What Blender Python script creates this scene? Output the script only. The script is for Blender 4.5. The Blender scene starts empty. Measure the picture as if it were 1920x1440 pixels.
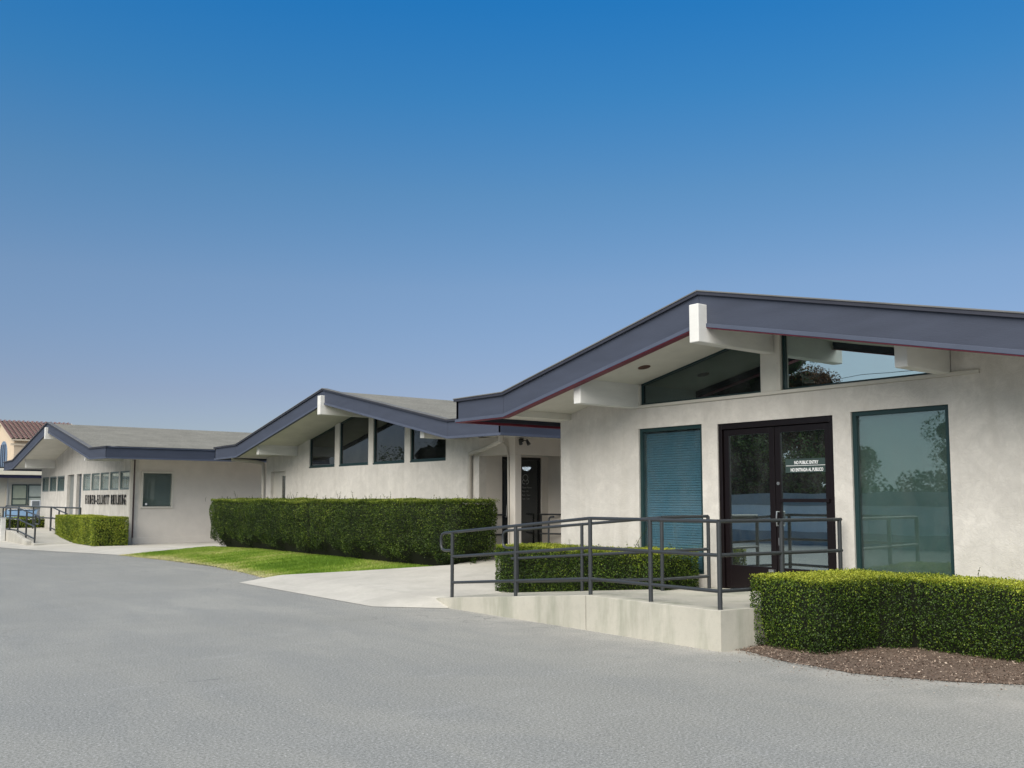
import bpy, bmesh, math, random
import numpy as np
from mathutils import Vector, Matrix, Euler
random.seed(7)
rng = np.random.default_rng(11)
R = math.radians
SC = bpy.context.scene
COL = SC.collection

# ------------------------------------------------------------------ camera
# World axes: +X runs into the buildings, +Y runs along the row of gables, z up.
AZ = R(38.21)
cd = bpy.data.cameras.new('camera'); cam = bpy.data.objects.new('camera', cd); COL.objects.link(cam)
cam.location = (0, 0, 1.66)
cam.rotation_euler = (R(90 + 4.94), 0, -AZ)
cd.sensor_width = 36; cd.lens = 33.0; cd.shift_y = 0.0328
cd.clip_start = 0.05; cd.clip_end = 3000
SC.camera = cam
# ------------------------------------------------------------------ sky, sun, exposure
SUN_EL, SUN_DIR = R(44), Vector((-1.0, -0.42, 0))
world = bpy.data.worlds.new('World'); SC.world = world; world.use_nodes = True
wn = world.node_tree; wn.nodes.clear()
wo = wn.nodes.new('ShaderNodeOutputWorld'); bg = wn.nodes.new('ShaderNodeBackground')
sky = wn.nodes.new('ShaderNodeTexSky'); sky.sky_type = 'NISHITA'; sky.sun_disc = False
sky.sun_elevation = SUN_EL; sky.sun_rotation = math.atan2(SUN_DIR.x, SUN_DIR.y)
sky.air_density = 1.0; sky.dust_density = 0.6; sky.ozone_density = 2.0
# hazy lower sky grading into clear blue: a tint by elevation on top of the sky texture
tc = wn.nodes.new('ShaderNodeTexCoord'); sx = wn.nodes.new('ShaderNodeSeparateXYZ')
wn.links.new(tc.outputs['Generated'], sx.inputs[0])
rp = wn.nodes.new('ShaderNodeValToRGB'); wn.links.new(sx.outputs['Z'], rp.inputs[0])
SKY = [(0.0, (.31, .325, .39)), (.108, (.335, .315, .372)), (.22, (.358, .395, .438)), (.314, (.265, .425, .495)), (.402, (.145, .44, .59)), (.483, (.071, .437, .673)), (1.0, (.09, .40, .62))]
SKY_RAMP = SKY
mx = wn.nodes.new('ShaderNodeMix'); mx.data_type = 'RGBA'; mx.blend_type = 'MULTIPLY'; mx.inputs[0].default_value = 1
wn.links.new(sky.outputs[0], mx.inputs[6]); wn.links.new(rp.outputs[0], mx.inputs[7])
# the haze is whiter towards the side of the sky where the veiled sun stands
dt = wn.nodes.new('ShaderNodeVectorMath'); dt.operation = 'DOT_PRODUCT'; dt.inputs[1].default_value = tuple(SUN_DIR.normalized())
wn.links.new(tc.outputs['Generated'], dt.inputs[0])
mr = wn.nodes.new('ShaderNodeMapRange'); mr.interpolation_type = 'SMOOTHSTEP'; mr.inputs[1].default_value = -.05; mr.inputs[2].default_value = 1.1
wn.links.new(dt.outputs['Value'], mr.inputs[0])
mh = wn.nodes.new('ShaderNodeMix'); mh.data_type = 'RGBA'; mh.inputs[7].default_value = (3.6, 4.2, 4.6, 1)
wn.links.new(mr.outputs[0], mh.inputs[0]); wn.links.new(mx.outputs[2], mh.inputs[6])
wn.links.new(mh.outputs[2], bg.inputs[0]); bg.inputs[1].default_value = 0.064
wn.links.new(bg.outputs[0], wo.inputs[0])
def set_ramp(r, stops):
    e = r.color_ramp.elements
    while len(e) > 1: e.remove(e[-1])
    e[0].position = stops[0][0]; e[0].color = (*stops[0][1], 1)
    for p, c in stops[1:]:
        n = e.new(p); n.color = (*c, 1)
set_ramp(rp, SKY_RAMP)
sl = bpy.data.lights.new('sun', 'SUN'); sl.energy = 1.5; sl.angle = R(65); sl.color = (1.0, 0.925, 0.815)
so = bpy.data.objects.new('sun', sl); COL.objects.link(so)
sd = SUN_DIR.normalized() * math.cos(SUN_EL) + Vector((0, 0, math.sin(SUN_EL)))
so.rotation_euler = sd.to_track_quat('Z', 'Y').to_euler(); so.location = (-20, 5, 30)
SC.view_settings.view_transform = 'Standard'; SC.view_settings.look = 'None'
SC.view_settings.gamma = 1; SC.view_settings.use_curve_mapping = False
SC.view_settings.exposure = 1.85
SC.cycles.max_bounces = 8; SC.cycles.transparent_max_bounces = 12

# ------------------------------------------------------------------ materials
class NT:
    def __init__(s, name):
        s.m = bpy.data.materials.new(name); s.m.use_nodes = True
        s.t = s.m.node_tree; s.t.nodes.clear()
        s.out = s.n('ShaderNodeOutputMaterial')
    def n(s, t, **k):
        x = s.t.nodes.new(t)
        for a, b in k.items(): setattr(x, a, b)
        return x
    def l(s, a, b): s.t.links.new(a, b)
    def pos(s, scale=(1, 1, 1)):
        g = s.n('ShaderNodeNewGeometry'); m = s.n('ShaderNodeMapping'); m.inputs['Scale'].default_value = scale
        s.l(g.outputs['Position'], m.inputs[0]); return m.outputs[0]
    def noise(s, sc, det=3, rough=.55, v=None, dist=0):
        x = s.n('ShaderNodeTexNoise'); x.inputs['Scale'].default_value = sc; x.inputs['Detail'].default_value = det
        x.inputs['Roughness'].default_value = rough; x.inputs['Distortion'].default_value = dist
        s.l(v if v else s.pos(), x.inputs['Vector']); return x.outputs[0]
    def ramp(s, f, stops):
        x = s.n('ShaderNodeValToRGB'); set_ramp(x, [(p, (c, c, c) if not isinstance(c, tuple) else c) for p, c in stops])
        s.l(f, x.inputs[0]); return x.outputs[0]
    def mix(s, f, a, b, mode='MIX'):
        x = s.n('ShaderNodeMix', data_type='RGBA', blend_type=mode)
        for i, v in ((0, f), (6, a), (7, b)):
            if isinstance(v, (int, float)): x.inputs[i].default_value = v if i == 0 else (v, v, v, 1)
            elif isinstance(v, tuple): x.inputs[i].default_value = (*v, 1)
            else: s.l(v, x.inputs[i])
        return x.outputs[2]
    def math(s, op, a, b=0.0):
        x = s.n('ShaderNodeMath', operation=op)
        for i, v in ((0, a), (1, b)):
            if isinstance(v, (int, float)): x.inputs[i].default_value = v
            else: s.l(v, x.inputs[i])
        return x.outputs[0]
    def bump(s, h, strength=.3, dist=.01):
        x = s.n('ShaderNodeBump'); x.inputs['Strength'].default_value = strength; x.inputs['Distance'].default_value = dist
        s.l(h, x.inputs['Height']); return x.outputs[0]
    def bsdf(s, col, rough=.8, bump=None, metal=0, spec=.3):
        p = s.n('ShaderNodeBsdfPrincipled')
        if isinstance(col, tuple): p.inputs['Base Color'].default_value = (*col, 1)
        else: s.l(col, p.inputs['Base Color'])
        if isinstance(rough, (int, float)): p.inputs['Roughness'].default_value = rough
        else: s.l(rough, p.inputs['Roughness'])
        p.inputs['Metallic'].default_value = metal; p.inputs['Specular IOR Level'].default_value = spec
        if bump: s.l(bump, p.inputs['Normal'])
        return p.outputs[0]
    def done(s, sh): s.l(sh, s.out.inputs[0]); return s.m

def m_stucco(name, c, streak=.12):
    t = NT(name)
    a = t.noise(1.6, 5, .6, dist=1.2); b = t.noise(7, 5, .65, dist=.8); f = t.noise(60, 3, .6)
    st = t.noise(1.0, 4, .6, v=t.pos((5, 5, .35)))
    col = t.mix(t.ramp(a, [(.35, 0.), (.68, 1.)]), tuple(x * .88 for x in c), tuple(min(1, x * 1.07) for x in c))
    col = t.mix(t.ramp(b, [(.38, .35), (.62, 0.)]), col, tuple(x * .80 for x in c))
    col = t.mix(t.math('MULTIPLY', t.ramp(st, [(.5, 0.), (.72, 1.)]), streak * 2), col, (c[0] * .62, c[1] * .60, c[2] * .56))
    # trowel ridges
    w = t.noise(5.5, 6, .72, dist=1.1); rg = t.ramp(w, [(.44, 0.), (.5, 1.), (.56, 0.)])
    col = t.mix(t.math('MULTIPLY', rg, .15), col, tuple(x * .66 for x in c))
    h = t.math('ADD', t.math('MULTIPLY', b, .7), t.math('ADD', t.math('MULTIPLY', f, .25), t.math('MULTIPLY', rg, .12)))
    return t.done(t.bsdf(col, .92, t.bump(h, .6, .016), spec=.15))
def m_paint(name, c, rough=.7, var=.10, bumpy=.15, vs=(1, 1, 1)):
    t = NT(name)
    a = t.noise(2.2, 4, .6, v=t.pos(vs)); b = t.noise(38, 3, .6, v=t.pos(vs))
    col = t.mix(t.ramp(a, [(.3, 0.), (.7, 1.)]), tuple(x * (1 - var) for x in c), tuple(min(1, x * (1 + var)) for x in c))
    col = t.mix(t.ramp(b, [(.6, 0.), (.75, .3)]), col, tuple(x * .75 for x in c))
    return t.done(t.bsdf(col, rough, t.bump(b, bumpy, .006), spec=.25))
def m_plain(name, c, rough=.5, metal=0, spec=.4):
    t = NT(name); a = t.noise(9, 3)
    col = t.mix(a, tuple(x * .88 for x in c), tuple(min(1, x * 1.1) for x in c))
    return t.done(t.bsdf(col, rough, metal=metal, spec=spec))
def m_glass(name, refl, tint, gl=(.9, .95, .95), rough=.0, wav=.02, film=1):
    t = NT(name)
    g = t.n('ShaderNodeBsdfGlossy'); g.inputs['Roughness'].default_value = rough; g.inputs['Color'].default_value = (*gl, 1)
    bp = t.bump(t.noise(1.3, 1), wav, .05); t.l(bp, g.inputs['Normal'])
    tr = t.n('ShaderNodeBsdfTransparent'); tr.inputs[0].default_value = (*tint, 1)
    df = t.n('ShaderNodeBsdfDiffuse'); df.inputs[0].default_value = (.45, .47, .45, 1)
    ge = t.n('ShaderNodeNewGeometry'); dv = t.n('ShaderNodeVectorMath', operation='DOT_PRODUCT')
    t.l(ge.outputs['Incoming'], dv.inputs[0]); t.l(ge.outputs['Normal'], dv.inputs[1])
    fz = t.math('POWER', t.math('SUBTRACT', 1.0, t.math('ABSOLUTE', dv.outputs['Value'])), 4.0)
    fac = t.math('ADD', t.math('MULTIPLY', fz, 1 - refl), refl)
    ms = t.n('ShaderNodeMixShader'); t.l(fac, ms.inputs[0]); t.l(tr.outputs[0], ms.inputs[1]); t.l(g.outputs[0], ms.inputs[2])
    # thin dusty film
    md = t.n('ShaderNodeMixShader'); t.l(t.ramp(t.noise(3.5, 5, .7, v=t.pos((1, 1, .5))), [(.4, .015 * film), (.75, .07 * film)]), md.inputs[0])
    t.l(ms.outputs[0], md.inputs[1]); t.l(df.outputs[0], md.inputs[2])
    return t.done(md.outputs[0])
def m_concrete(name, c, stain=.5, joints=False):
    t = NT(name)
    a = t.noise(.9, 5, .65, dist=.6); b = t.noise(9, 5, .65); f = t.noise(170, 2, .6)
    st = t.noise(1.7, 5, .65, v=t.pos((1.2, 1.2, .22)))
    col = t.mix(t.ramp(a, [(.3, 0.), (.7, 1.)]), tuple(x * .84 for x in c), tuple(x * 1.08 for x in c))
    col = t.mix(t.ramp(b, [(.5, 0.), (.75, .45)]), col, tuple(x * .78 for x in c))
    col = t.mix(t.math('MULTIPLY', t.ramp(st, [(.46, 0.), (.64, 1.)]), stain), col, (c[0] * .62, c[1] * .66, c[2] * .62))
    col = t.mix(t.ramp(f, [(.35, .25), (.5, 0.)]), col, tuple(x * .6 for x in c))
    h = t.math('ADD', b, t.math('MULTIPLY', f, .4))
    return t.done(t.bsdf(col, .9, t.bump(h, .25, .006), spec=.15))
def m_asphalt():
    t = NT('weathered_asphalt')
    big = t.noise(.22, 5, .6, dist=1.0); mid = t.noise(.8, 5, .62, v=t.pos((1.6, .55, 1)), dist=.5); sp = t.noise(48, 4, .9); sp2 = t.noise(140, 2, .7)
    c0 = t.mix(t.ramp(big, [(.3, 0.), (.7, 1.)]), (.255, .254, .228), (.345, .338, .30))
    c1 = t.mix(t.ramp(mid, [(.36, .8), (.58, 0.)]), c0, (.25, .253, .235))
    c1 = t.mix(t.ramp(t.noise(1.9, 6, .7, v=t.pos((.35, 1.7, 1))), [(.56, 0.), (.72, .35)]), c1, (.42, .415, .39))
    c2 = t.mix(t.ramp(sp, [(.40, .70), (.5, 0.)]), c1, (.11, .112, .105))
    c2 = t.mix(t.ramp(sp, [(.51, 0.), (.61, .66)]), c2, (.46, .455, .44))
    c3 = t.mix(t.ramp(sp2, [(.36, .6), (.48, 0.)]), c2, (.10, .105, .105))
    # pale dust swept up along the ramp and the beds
    sxyz = t.n('ShaderNodeSeparateXYZ'); t.l(t.pos(), sxyz.inputs[0])
    du = t.math('MULTIPLY', t.ramp(t.math('MULTIPLY', sxyz.outputs[0], .1), [(.66, 0.), (.83, .75)]), t.ramp(t.noise(1.1, 5, .7), [(.38, .1), (.62, 1.)]))
    du = t.math('MULTIPLY', du, t.ramp(t.math('MULTIPLY', sxyz.outputs[1], .05), [(.55, 1.), (.75, 0.)]))
    c3 = t.mix(t.math('MULTIPLY', du, .6), c3, (.46, .43, .385))
    # sparse bright chips
    v = t.n('ShaderNodeTexVoronoi', feature='F1'); v.inputs['Scale'].default_value = 11; t.l(t.pos(), v.inputs['Vector'])
    c3 = t.mix(t.ramp(v.outputs['Distance'], [(.055, .7), (.085, 0.)]), c3, (.62, .60, .57))
    # hairline cracks
    w = t.n('ShaderNodeMapping'); 
    nz = t.n('ShaderNodeTexNoise'); nz.inputs['Scale'].default_value = 1.4; nz.inputs['Detail'].default_value = 5; t.l(t.pos(), nz.inputs['Vector'])
    ad = t.n('ShaderNodeVectorMath', operation='ADD'); sc = t.n('ShaderNodeVectorMath', operation='SCALE'); sc.inputs['Scale'].default_value = 1.1
    t.l(nz.outputs['Color'], sc.inputs[0]); t.l(t.pos(), ad.inputs[0]); t.l(sc.outputs[0], ad.inputs[1])
    vc = t.n('ShaderNodeTexVoronoi', feature='DISTANCE_TO_EDGE'); vc.inputs['Scale'].default_value = .30; t.l(ad.outputs[0], vc.inputs['Vector'])
    cr = t.ramp(vc.outputs['Distance'], [(.0014, 1.), (.0040, 0.)])
    msk = t.ramp(t.noise(.42, 3, .6), [(.48, 0.), (.62, .6)])
    ck = t.math('MULTIPLY', cr, msk)
    c4 = t.mix(ck, c3, (.12, .12, .12))
    h = t.math('SUBTRACT', t.math('MULTIPLY', sp2, .8), ck)
    return t.done(t.bsdf(c4, .93, t.bump(h, .30, .004), spec=.15))
def m_leaf(name, stops, trans=.25, rough=.55, patch=None):
    t = NT(name)
    a = t.n('ShaderNodeAttribute', attribute_name='tint')
    col = t.ramp(a.outputs['Fac'], stops)
    nz = t.noise(1.5, 3, .6)
    col = t.mix(t.ramp(nz, [(.35, .35), (.6, 0.)]), col, stops[0][1])
    if patch: col = t.mix(t.ramp(t.noise(1.1, 4, .65, dist=.4), [(.6, 0.), (.74, .55)]), col, patch)
    p = t.bsdf(col, rough, spec=.22)
    tr = t.n('ShaderNodeBsdfTranslucent'); t.l(col, tr.inputs[0])
    ms = t.n('ShaderNodeMixShader'); ms.inputs[0].default_value = trans; t.l(p, ms.inputs[1]); t.l(tr.outputs[0], ms.inputs[2])
    return t.done(ms.outputs[0])
def m_roofing(name, c):
    t = NT(name)
    a = t.noise(1.3, 5, .65, v=t.pos((1, 1, 1))); g = t.noise(26, 4, .75); s = t.noise(2.2, 4, .6, v=t.pos((.5, 5, 1)))
    col = t.mix(t.ramp(a, [(.3, 0.), (.7, 1.)]), tuple(x * .8 for x in c), tuple(x * 1.12 for x in c))
    col = t.mix(t.ramp(g, [(.38, .6), (.52, 0.)]), col, tuple(x * .4 for x in c))
    col = t.mix(t.ramp(g, [(.55, 0.), (.66, .5)]), col, tuple(x * 1.6 for x in c))
    col = t.mix(t.ramp(s, [(.42, .3), (.52, 0.)]), col, tuple(x * .65 for x in c))
    return t.done(t.bsdf(col, .95, t.bump(g, .5, .02), spec=.1))

STUCCO = m_stucco('cream_stucco', (.67, .635, .585))
STUCCO2 = m_stucco('cream_stucco_streaked', (.66, .63, .585), .3)
SMOOTH = m_paint('smooth_cream_wall_paint', (.63, .585, .53), .85, .05, .1)
SOFFIT = m_paint('soffit_paint', (.60, .58, .52), .85, .07, .1)
BEAMW = m_paint('beam_white_paint', (.64, .63, .60), .7, .06, .35, (1, 1, 4))
TRIM = m_paint('cream_trim_paint', (.58, .55, .49), .6, .04, .1)
FASCIA = m_paint('slate_fascia_paint', (.048, .056, .081), .6, .09, .25, (.6, .6, 3))
FTRIM = m_paint('slate_trim_paint', (.068, .08, .115), .55, .08, .1)
LIP = m_paint('dark_drip_edge', (.035, .037, .05), .5, .1, .1)
LIP2 = m_paint('grey_roof_edge', (.13, .13, .13), .8, .15, .4)
MAROON = m_paint('maroon_underside_paint', (.13, .014, .032), .5, .1, .1)
ROOFM = m_roofing('grey_cap_sheet_roofing', (.235, .225, .19))
CONC = m_concrete('ramp_concrete', (.45, .43, .37), .9)
WALK = m_concrete('walk_concrete', (.50, .475, .42), .2)
ASPH = m_asphalt()
TEAL = m_plain('teal_window_frame', (.012, .036, .038), .4)
BRONZE = m_plain('dark_bronze_door_frame', (.009, .0055, .0065), .35, .2)
RAIL = m_plain('grey_rail_paint', (.036, .040, .044), .38, .1, .5)
BLACK = m_plain('black_letter_paint', (.012, .011, .012), .4)
WHITE = m_plain('white_lettering', (.8, .8, .8), .6)
PLATE = m_plain('dark_green_sign_plate', (.03, .055, .05), .6)
DARKIN = m_plain('dark_interior', (.02, .02, .02), .9)  # near-black paint makes the rooms behind the glass read unlit
BLIND = m_plain('blue_grey_blind_slat', (.115, .185, .225), .6)
SHADE = m_paint('grey_green_window_shade', (.215, .24, .225), .8, .12, .1)
PIPE = m_paint('downspout_paint', (.50, .47, .42), .5, .05, .1)
G_WIN = m_glass('tinted_window_glass', .06, (.80, .92, .95), (.85, .95, .97))
G_MIR = m_glass('mirror_film_glass', .56, (.35, .45, .42), (.80, .93, .93))
G_DARK = m_glass('dark_clerestory_glass', .10, (.10, .11, .12), (.75, .80, .85))
G_GRN = m_glass('green_clerestory_glass', .16, (.05, .14, .13), (.70, .88, .86))
METAL = m_plain('brushed_metal', (.55, .55, .55), .3, .9)
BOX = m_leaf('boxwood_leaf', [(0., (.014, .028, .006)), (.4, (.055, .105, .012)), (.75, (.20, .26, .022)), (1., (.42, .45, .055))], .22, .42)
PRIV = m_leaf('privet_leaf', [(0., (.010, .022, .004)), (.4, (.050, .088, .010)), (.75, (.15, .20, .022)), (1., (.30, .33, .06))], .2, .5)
TREEL = m_leaf('tree_leaf', [(0., (.012, .032, .008)), (.5, (.045, .10, .02)), (1., (.12, .18, .04))], .2)
TREER = m_leaf('rust_tree_leaf', [(0., (.05, .02, .012)), (.5, (.12, .05, .02)), (1., (.2, .1, .03))], .2)
GRASSM = m_leaf('grass_blade', [(0., (.12, .22, .02)), (.35, (.23, .35, .04)), (.6, (.38, .42, .10)), (1., (.66, .58, .32))], .3, .6)
CORE = m_plain('dark_twigs_and_fill', (.010, .013, .005), .95)  # near-black for twigs and for the painted dark inside of crowns
BARK = m_paint('bark', (.10, .075, .055), .95, .2, .8)
SOIL = m_concrete('dark_soil', (.055, .042, .03), .2)
LAWNB = m_paint('lawn_thatch', (.20, .24, .07), .95, .25, .6)
MULCHB = m_concrete('mulch_bed', (.15, .112, .088), .3)
CHIP = m_leaf('mulch_chip', [(0., (.07, .045, .033)), (.5, (.20, .145, .112)), (.85, (.36, .28, .22)), (1., (.6, .5, .4))], 0, .9)

# ------------------------------------------------------------------ geometry helpers
class MB:
    def __init__(s): s.v = []; s.f = []
    def add(s, vs, fs):
        o = len(s.v); s.v += [tuple(map(float, p)) for p in vs]; s.f += [tuple(i + o for i in q) for q in fs]; return s
    def box(s, x0, x1, y0, y1, z0, z1):
        x0, x1 = sorted((x0, x1)); y0, y1 = sorted((y0, y1)); z0, z1 = sorted((z0, z1))
        return s.add([(x, y, z) for x in (x0, x1) for y in (y0, y1) for z in (z0, z1)],
                     [(0, 1, 3, 2), (4, 6, 7, 5), (0, 4, 5, 1), (2, 3, 7, 6), (0, 2, 6, 4), (1, 5, 7, 3)])
    def prism(s, poly, axis, a0, a1):
        # poly in the two other axes (cyclic order x:yz, y:xz, z:xy)
        def P(p, a): return (a, p[0], p[1]) if axis == 'x' else ((p[0], a, p[1]) if axis == 'y' else (p[0], p[1], a))
        n = len(poly); vs = [P(p, a0) for p in poly] + [P(p, a1) for p in poly]
        return s.add(vs, [tuple(range(n))[::-1], tuple(range(n, 2 * n))] + [(i, (i + 1) % n, n + (i + 1) % n, n + i) for i in range(n)])
    def tube(s, pts, r, n=10, cap=True):
        pts = [Vector(p) for p in pts]; rs = r if isinstance(r, (list, tuple)) else [r] * len(pts)
        o = len(s.v); up = None
        for i, p in enumerate(pts):
            t = ((pts[i + 1] - p).normalized() if i == 0 else (p - pts[i - 1]).normalized() if i == len(pts) - 1
                 else ((pts[i + 1] - p).normalized() + (p - pts[i - 1]).normalized()).normalized())
            if up is None:
                up = Vector((0, 0, 1)) if abs(t.z) < .9 else Vector((1, 0, 0))
            a = t.cross(up).normalized(); b = a.cross(t).normalized(); up = b
            k = 1.0
            if 0 < i < len(pts) - 1:
                c = (pts[i + 1] - p).normalized().dot((p - pts[i - 1]).normalized()); k = 1 / max(.6, math.sqrt((1 + c) / 2))
            for j in range(n):
                w = 2 * math.pi * j / n
                s.v.append(tuple(p + (a * math.cos(w) + b * math.sin(w)) * rs[i] * (1 if k == 1 else (k + 1) / 2)))
        for i in range(len(pts) - 1):
            for j in range(n):
                s.f.append((o + i * n + j, o + i * n + (j + 1) % n, o + (i + 1) * n + (j + 1) % n, o + (i + 1) * n + j))
        if cap:
            s.f.append(tuple(o + j for j in range(n))[::-1]); s.f.append(tuple(o + (len(pts) - 1) * n + j for j in range(n)))
        return s
    def build(s, name, mat, parent=None, smooth=False, bevel=0, label=None, kind=None):
        me = bpy.data.meshes.new(name)
        off = world_loc(parent) if parent else Vector((0, 0, 0))
        me.from_pydata([tuple(Vector(p) - off) for p in s.v], [], s.f); me.update()
        bm = bmesh.new(); bm.from_mesh(me); bmesh.ops.recalc_face_normals(bm, faces=bm.faces); bm.to_mesh(me); bm.free()
        if smooth:
            for p in me.polygons: p.use_smooth = True
            me.set_sharp_from_angle(angle=R(40))
        o = bpy.data.objects.new(name, me); COL.objects.link(o); me.materials.append(mat)
        if parent: o.parent = parent
        if bevel:
            b = o.modifiers.new('bevel', 'BEVEL'); b.width = bevel; b.segments = 2; b.limit_method = 'ANGLE'
        if label: o['label'] = label
        if kind: o['kind'] = kind
        return o
def world_loc(o):
    v = Vector((0, 0, 0))
    while o: v += o.location; o = o.parent
    return v
def thing(name, loc, label, cat, group=None):
    o = bpy.data.objects.new(name, None); COL.objects.link(o); o.location = loc; o.empty_display_size = .3
    o['label'] = label; o['category'] = cat
    if group: o['group'] = group
    return o
def tag(o, label, cat, group=None):
    o['label'] = label; o['category'] = cat
    if group: o['group'] = group
    return o
def interp(x, pts):
    return float(np.interp(x, [p[0] for p in pts], [p[1] for p in pts]))
def snoise(P, f, seed, n=7):
    r = np.random.default_rng(seed); o = np.zeros(len(P))
    for _ in range(n):
        d = r.normal(size=3); d /= np.linalg.norm(d); d *= f * r.uniform(.6, 1.7)
        o += np.sin(P @ d + r.uniform(0, 6.28))
    return o / n * 1.4
def leaves(name, P, N, size, tint, mat, parent, spread=.9, aspect=.68, kind='stuff', fold=.25):
    n = len(P)
    N = N + rng.normal(size=(n, 3)) * spread; N /= np.linalg.norm(N, axis=1)[:, None]
    T = rng.normal(size=(n, 3)); T -= (T * N).sum(1)[:, None] * N; T /= np.linalg.norm(T, axis=1)[:, None]
    B = np.cross(N, T); s = (size * rng.uniform(.6, 1.25, n))[:, None]
    V = np.empty((n, 4, 3))
    V[:, 0] = P - T * s * .5; V[:, 2] = P + T * s * .5
    V[:, 1] = P + B * s * aspect * .5 + N * s * fold * .3; V[:, 3] = P - B * s * aspect * .5 + N * s * fold * .3
    off = np.array(world_loc(parent)) if parent else np.zeros(3)
    V = (V - off).reshape(-1, 3)
    me = bpy.data.meshes.new(name); me.vertices.add(4 * n); me.vertices.foreach_set('co', V.ravel())
    me.loops.add(4 * n); me.loops.foreach_set('vertex_index', np.arange(4 * n, dtype=np.int32))
    me.polygons.add(n); me.polygons.foreach_set('loop_start', np.arange(0, 4 * n, 4, dtype=np.int32))
    me.polygons.foreach_set('loop_total', np.full(n, 4, dtype=np.int32))
    me.update(calc_edges=True)
    at = me.attributes.new('tint', 'FLOAT', 'POINT'); at.data.foreach_set('value', np.repeat(np.clip(tint, 0, 1), 4))
    me.materials.append(mat)
    o = bpy.data.objects.new(name, me); COL.objects.link(o)
    if parent: o.parent = parent
    if kind: o['kind'] = kind
    return o

# ------------------------------------------------------------------ ground
def surf(name, rows, mat, kind='structure'):
    """rows: list of equally long lists of points -> quad sheet"""
    mb = MB(); n = len(rows[0]); vs = [p for r in rows for p in r]
    mb.add(vs, [(i * n + j, i * n + j + 1, (i + 1) * n + j + 1, (i + 1) * n + j) for i in range(len(rows) - 1) for j in range(n - 1)])
    o = mb.build(name, mat, kind=kind)
    for p in o.data.polygons: p.use_smooth = True
    return o
def gz(y): return interp(y, [(46, 0), (58, -.35)])
surf('ground', [[(x, y, gz(y)) for x in (-500, -60, 0, 60, 500)] for y in (-500, -50, 0, 46, 52, 58, 120, 600)], ASPH)

LAWN_EDGE = [(15.8, 8.4), (18.0, 8.15), (20.5, 8.45), (22.9, 8.62), (26.4, 8.45), (29.1, 8.15)]
def lawnz(x, y):
    return .006 + .2 * min(1, max(0, (x - 8.4) / 2.6)) * interp(y, [(26, 1), (30, .5)])
def lawn_y0(x): return interp(x, [(8.15, 18.02), (11.0, 15.85), (12.3, 15.85)])
def lawn_y1(x): return interp(x, [(8.15, 29.1), (12.3, 30.2)])
rows = []
for k in range(25):
    u = k / 24
    row = []
    for j in range(13):
        x = 8.1 + (12.28 - 8.1) * j / 12
        y = lawn_y0(x) + (lawn_y1(x) - lawn_y0(x)) * u
        ex = interp(y, LAWN_EDGE); xx = ex + (12.28 - ex) * j / 12
        row.append((xx, y, lawnz(xx, y) + .004))
    rows.append(row)
surf('lawn_soil', rows, LAWNB)
# front walk to the middle building
PZ = [(7.38, .0), (8.23, .12), (9.45, .2), (12.3, .42), (20, .44)]
def walk_y0(x): return interp(x, [(7.38, 12.85), (8.15, 11.95), (8.23, 12.0), (8.24, 12.3), (9.46, 12.3), (9.5, 11.83), (20, 11.83)])
def walk_y1(x): return interp(x, [(7.38, 18.12), (8.15, 18.02), (11.0, 15.85), (12.28, 15.9), (12.31, 16.85), (20, 16.85)])
def walkz(x, y):
    z = interp(x, PZ)
    if x > 8.24: z = .122 + (z - .122) * min(1, max(0, (y - 12.3) / 3.2)) if x < 9.49 else .122 + (z - .122) * min(1, max(0, (y - 11.9) / 3.6))
    if x < 8.6: z = min(z, max(0, .28 * (y - walk_y0(x))) + (.12 if x > 8.235 else 0))
    return z + .006
rows = []
for x in (7.38, 7.6, 7.9, 8.15, 8.23, 8.25, 8.6, 9.0, 9.45, 9.5, 10.2, 11, 12.3, 14.3, 16, 20):
    a, b = walk_y0(x), walk_y1(x)
    rows.append([(x, a + (b - a) * k / 14, walkz(x, a + (b - a) * k / 14)) for k in range(15)])
surf('front_walk', rows, WALK)
# side walk round the far building
SW_EDGE = [(29.05, 8.2), (30.2, 7.85), (32.4, 7.1), (36, 6.2), (40, 5.7), (47, 5.6)]
rows = []
for y in (29.05, 29.6, 30.3, 31, 32.4, 33.6, 33.62, 35, 37, 40, 44, 47):
    ex = interp(y, SW_EDGE); far = 20 if y <= 33.6 else 9.85
    r = []
    for j, u in enumerate((0, .4, .9, 1.5, None, None)):
        x = ex + u if u is not None else (far if j == 5 else (ex + 1.5 + far) / 2)
        yy = y if y > 31 else y + (x - 8.2) * .22 * (31.5 - y) / 2.4 * .5 if x > 8.2 else y
        r.append((x, yy, .008 + .1 * min(1, (u if u is not None else 1.5) / 1.5)))
    rows.append(r)
surf('side_walk', rows, WALK)
# mulch bed in front of the near hedge
MEDGE = [(-1.0, 9.6), (1.0, 9.4), (3.0, 9.2), (3.9, 8.9), (4.5, 8.45), (5.05, 8.22), (5.8, 8.22), (6.55, 8.42), (6.78, 8.5)]
rows = []
for y in np.linspace(-1, 6.78, 30):
    ex = interp(y, MEDGE) + .03 * math.sin(y * 7); rows.append([(ex + (10.36 - ex) * u, y, .006 + .05 * min(1, u * 3)) for u in (0, .15, .35, .6, 1)])
surf('mulch_bed', rows, MULCHB)
n = 16000
yy = rng.uniform(-.5, 6.75, n); ex = np.interp(yy, [p[0] for p in MEDGE], [p[1] for p in MEDGE])
u = rng.beta(1.0, 1.6, n) * 1.9 - .09; P = np.c_[ex + u, yy, .012 + .05 * np.clip(u / .6, 0, 1) + rng.uniform(0, .012, n)]
leaves('mulch_chips', P, np.tile([0., 0, 1], (n, 1)), .026, rng.uniform(0, 1, n) ** 1.5, CHIP, None, .45, .45)
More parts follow.
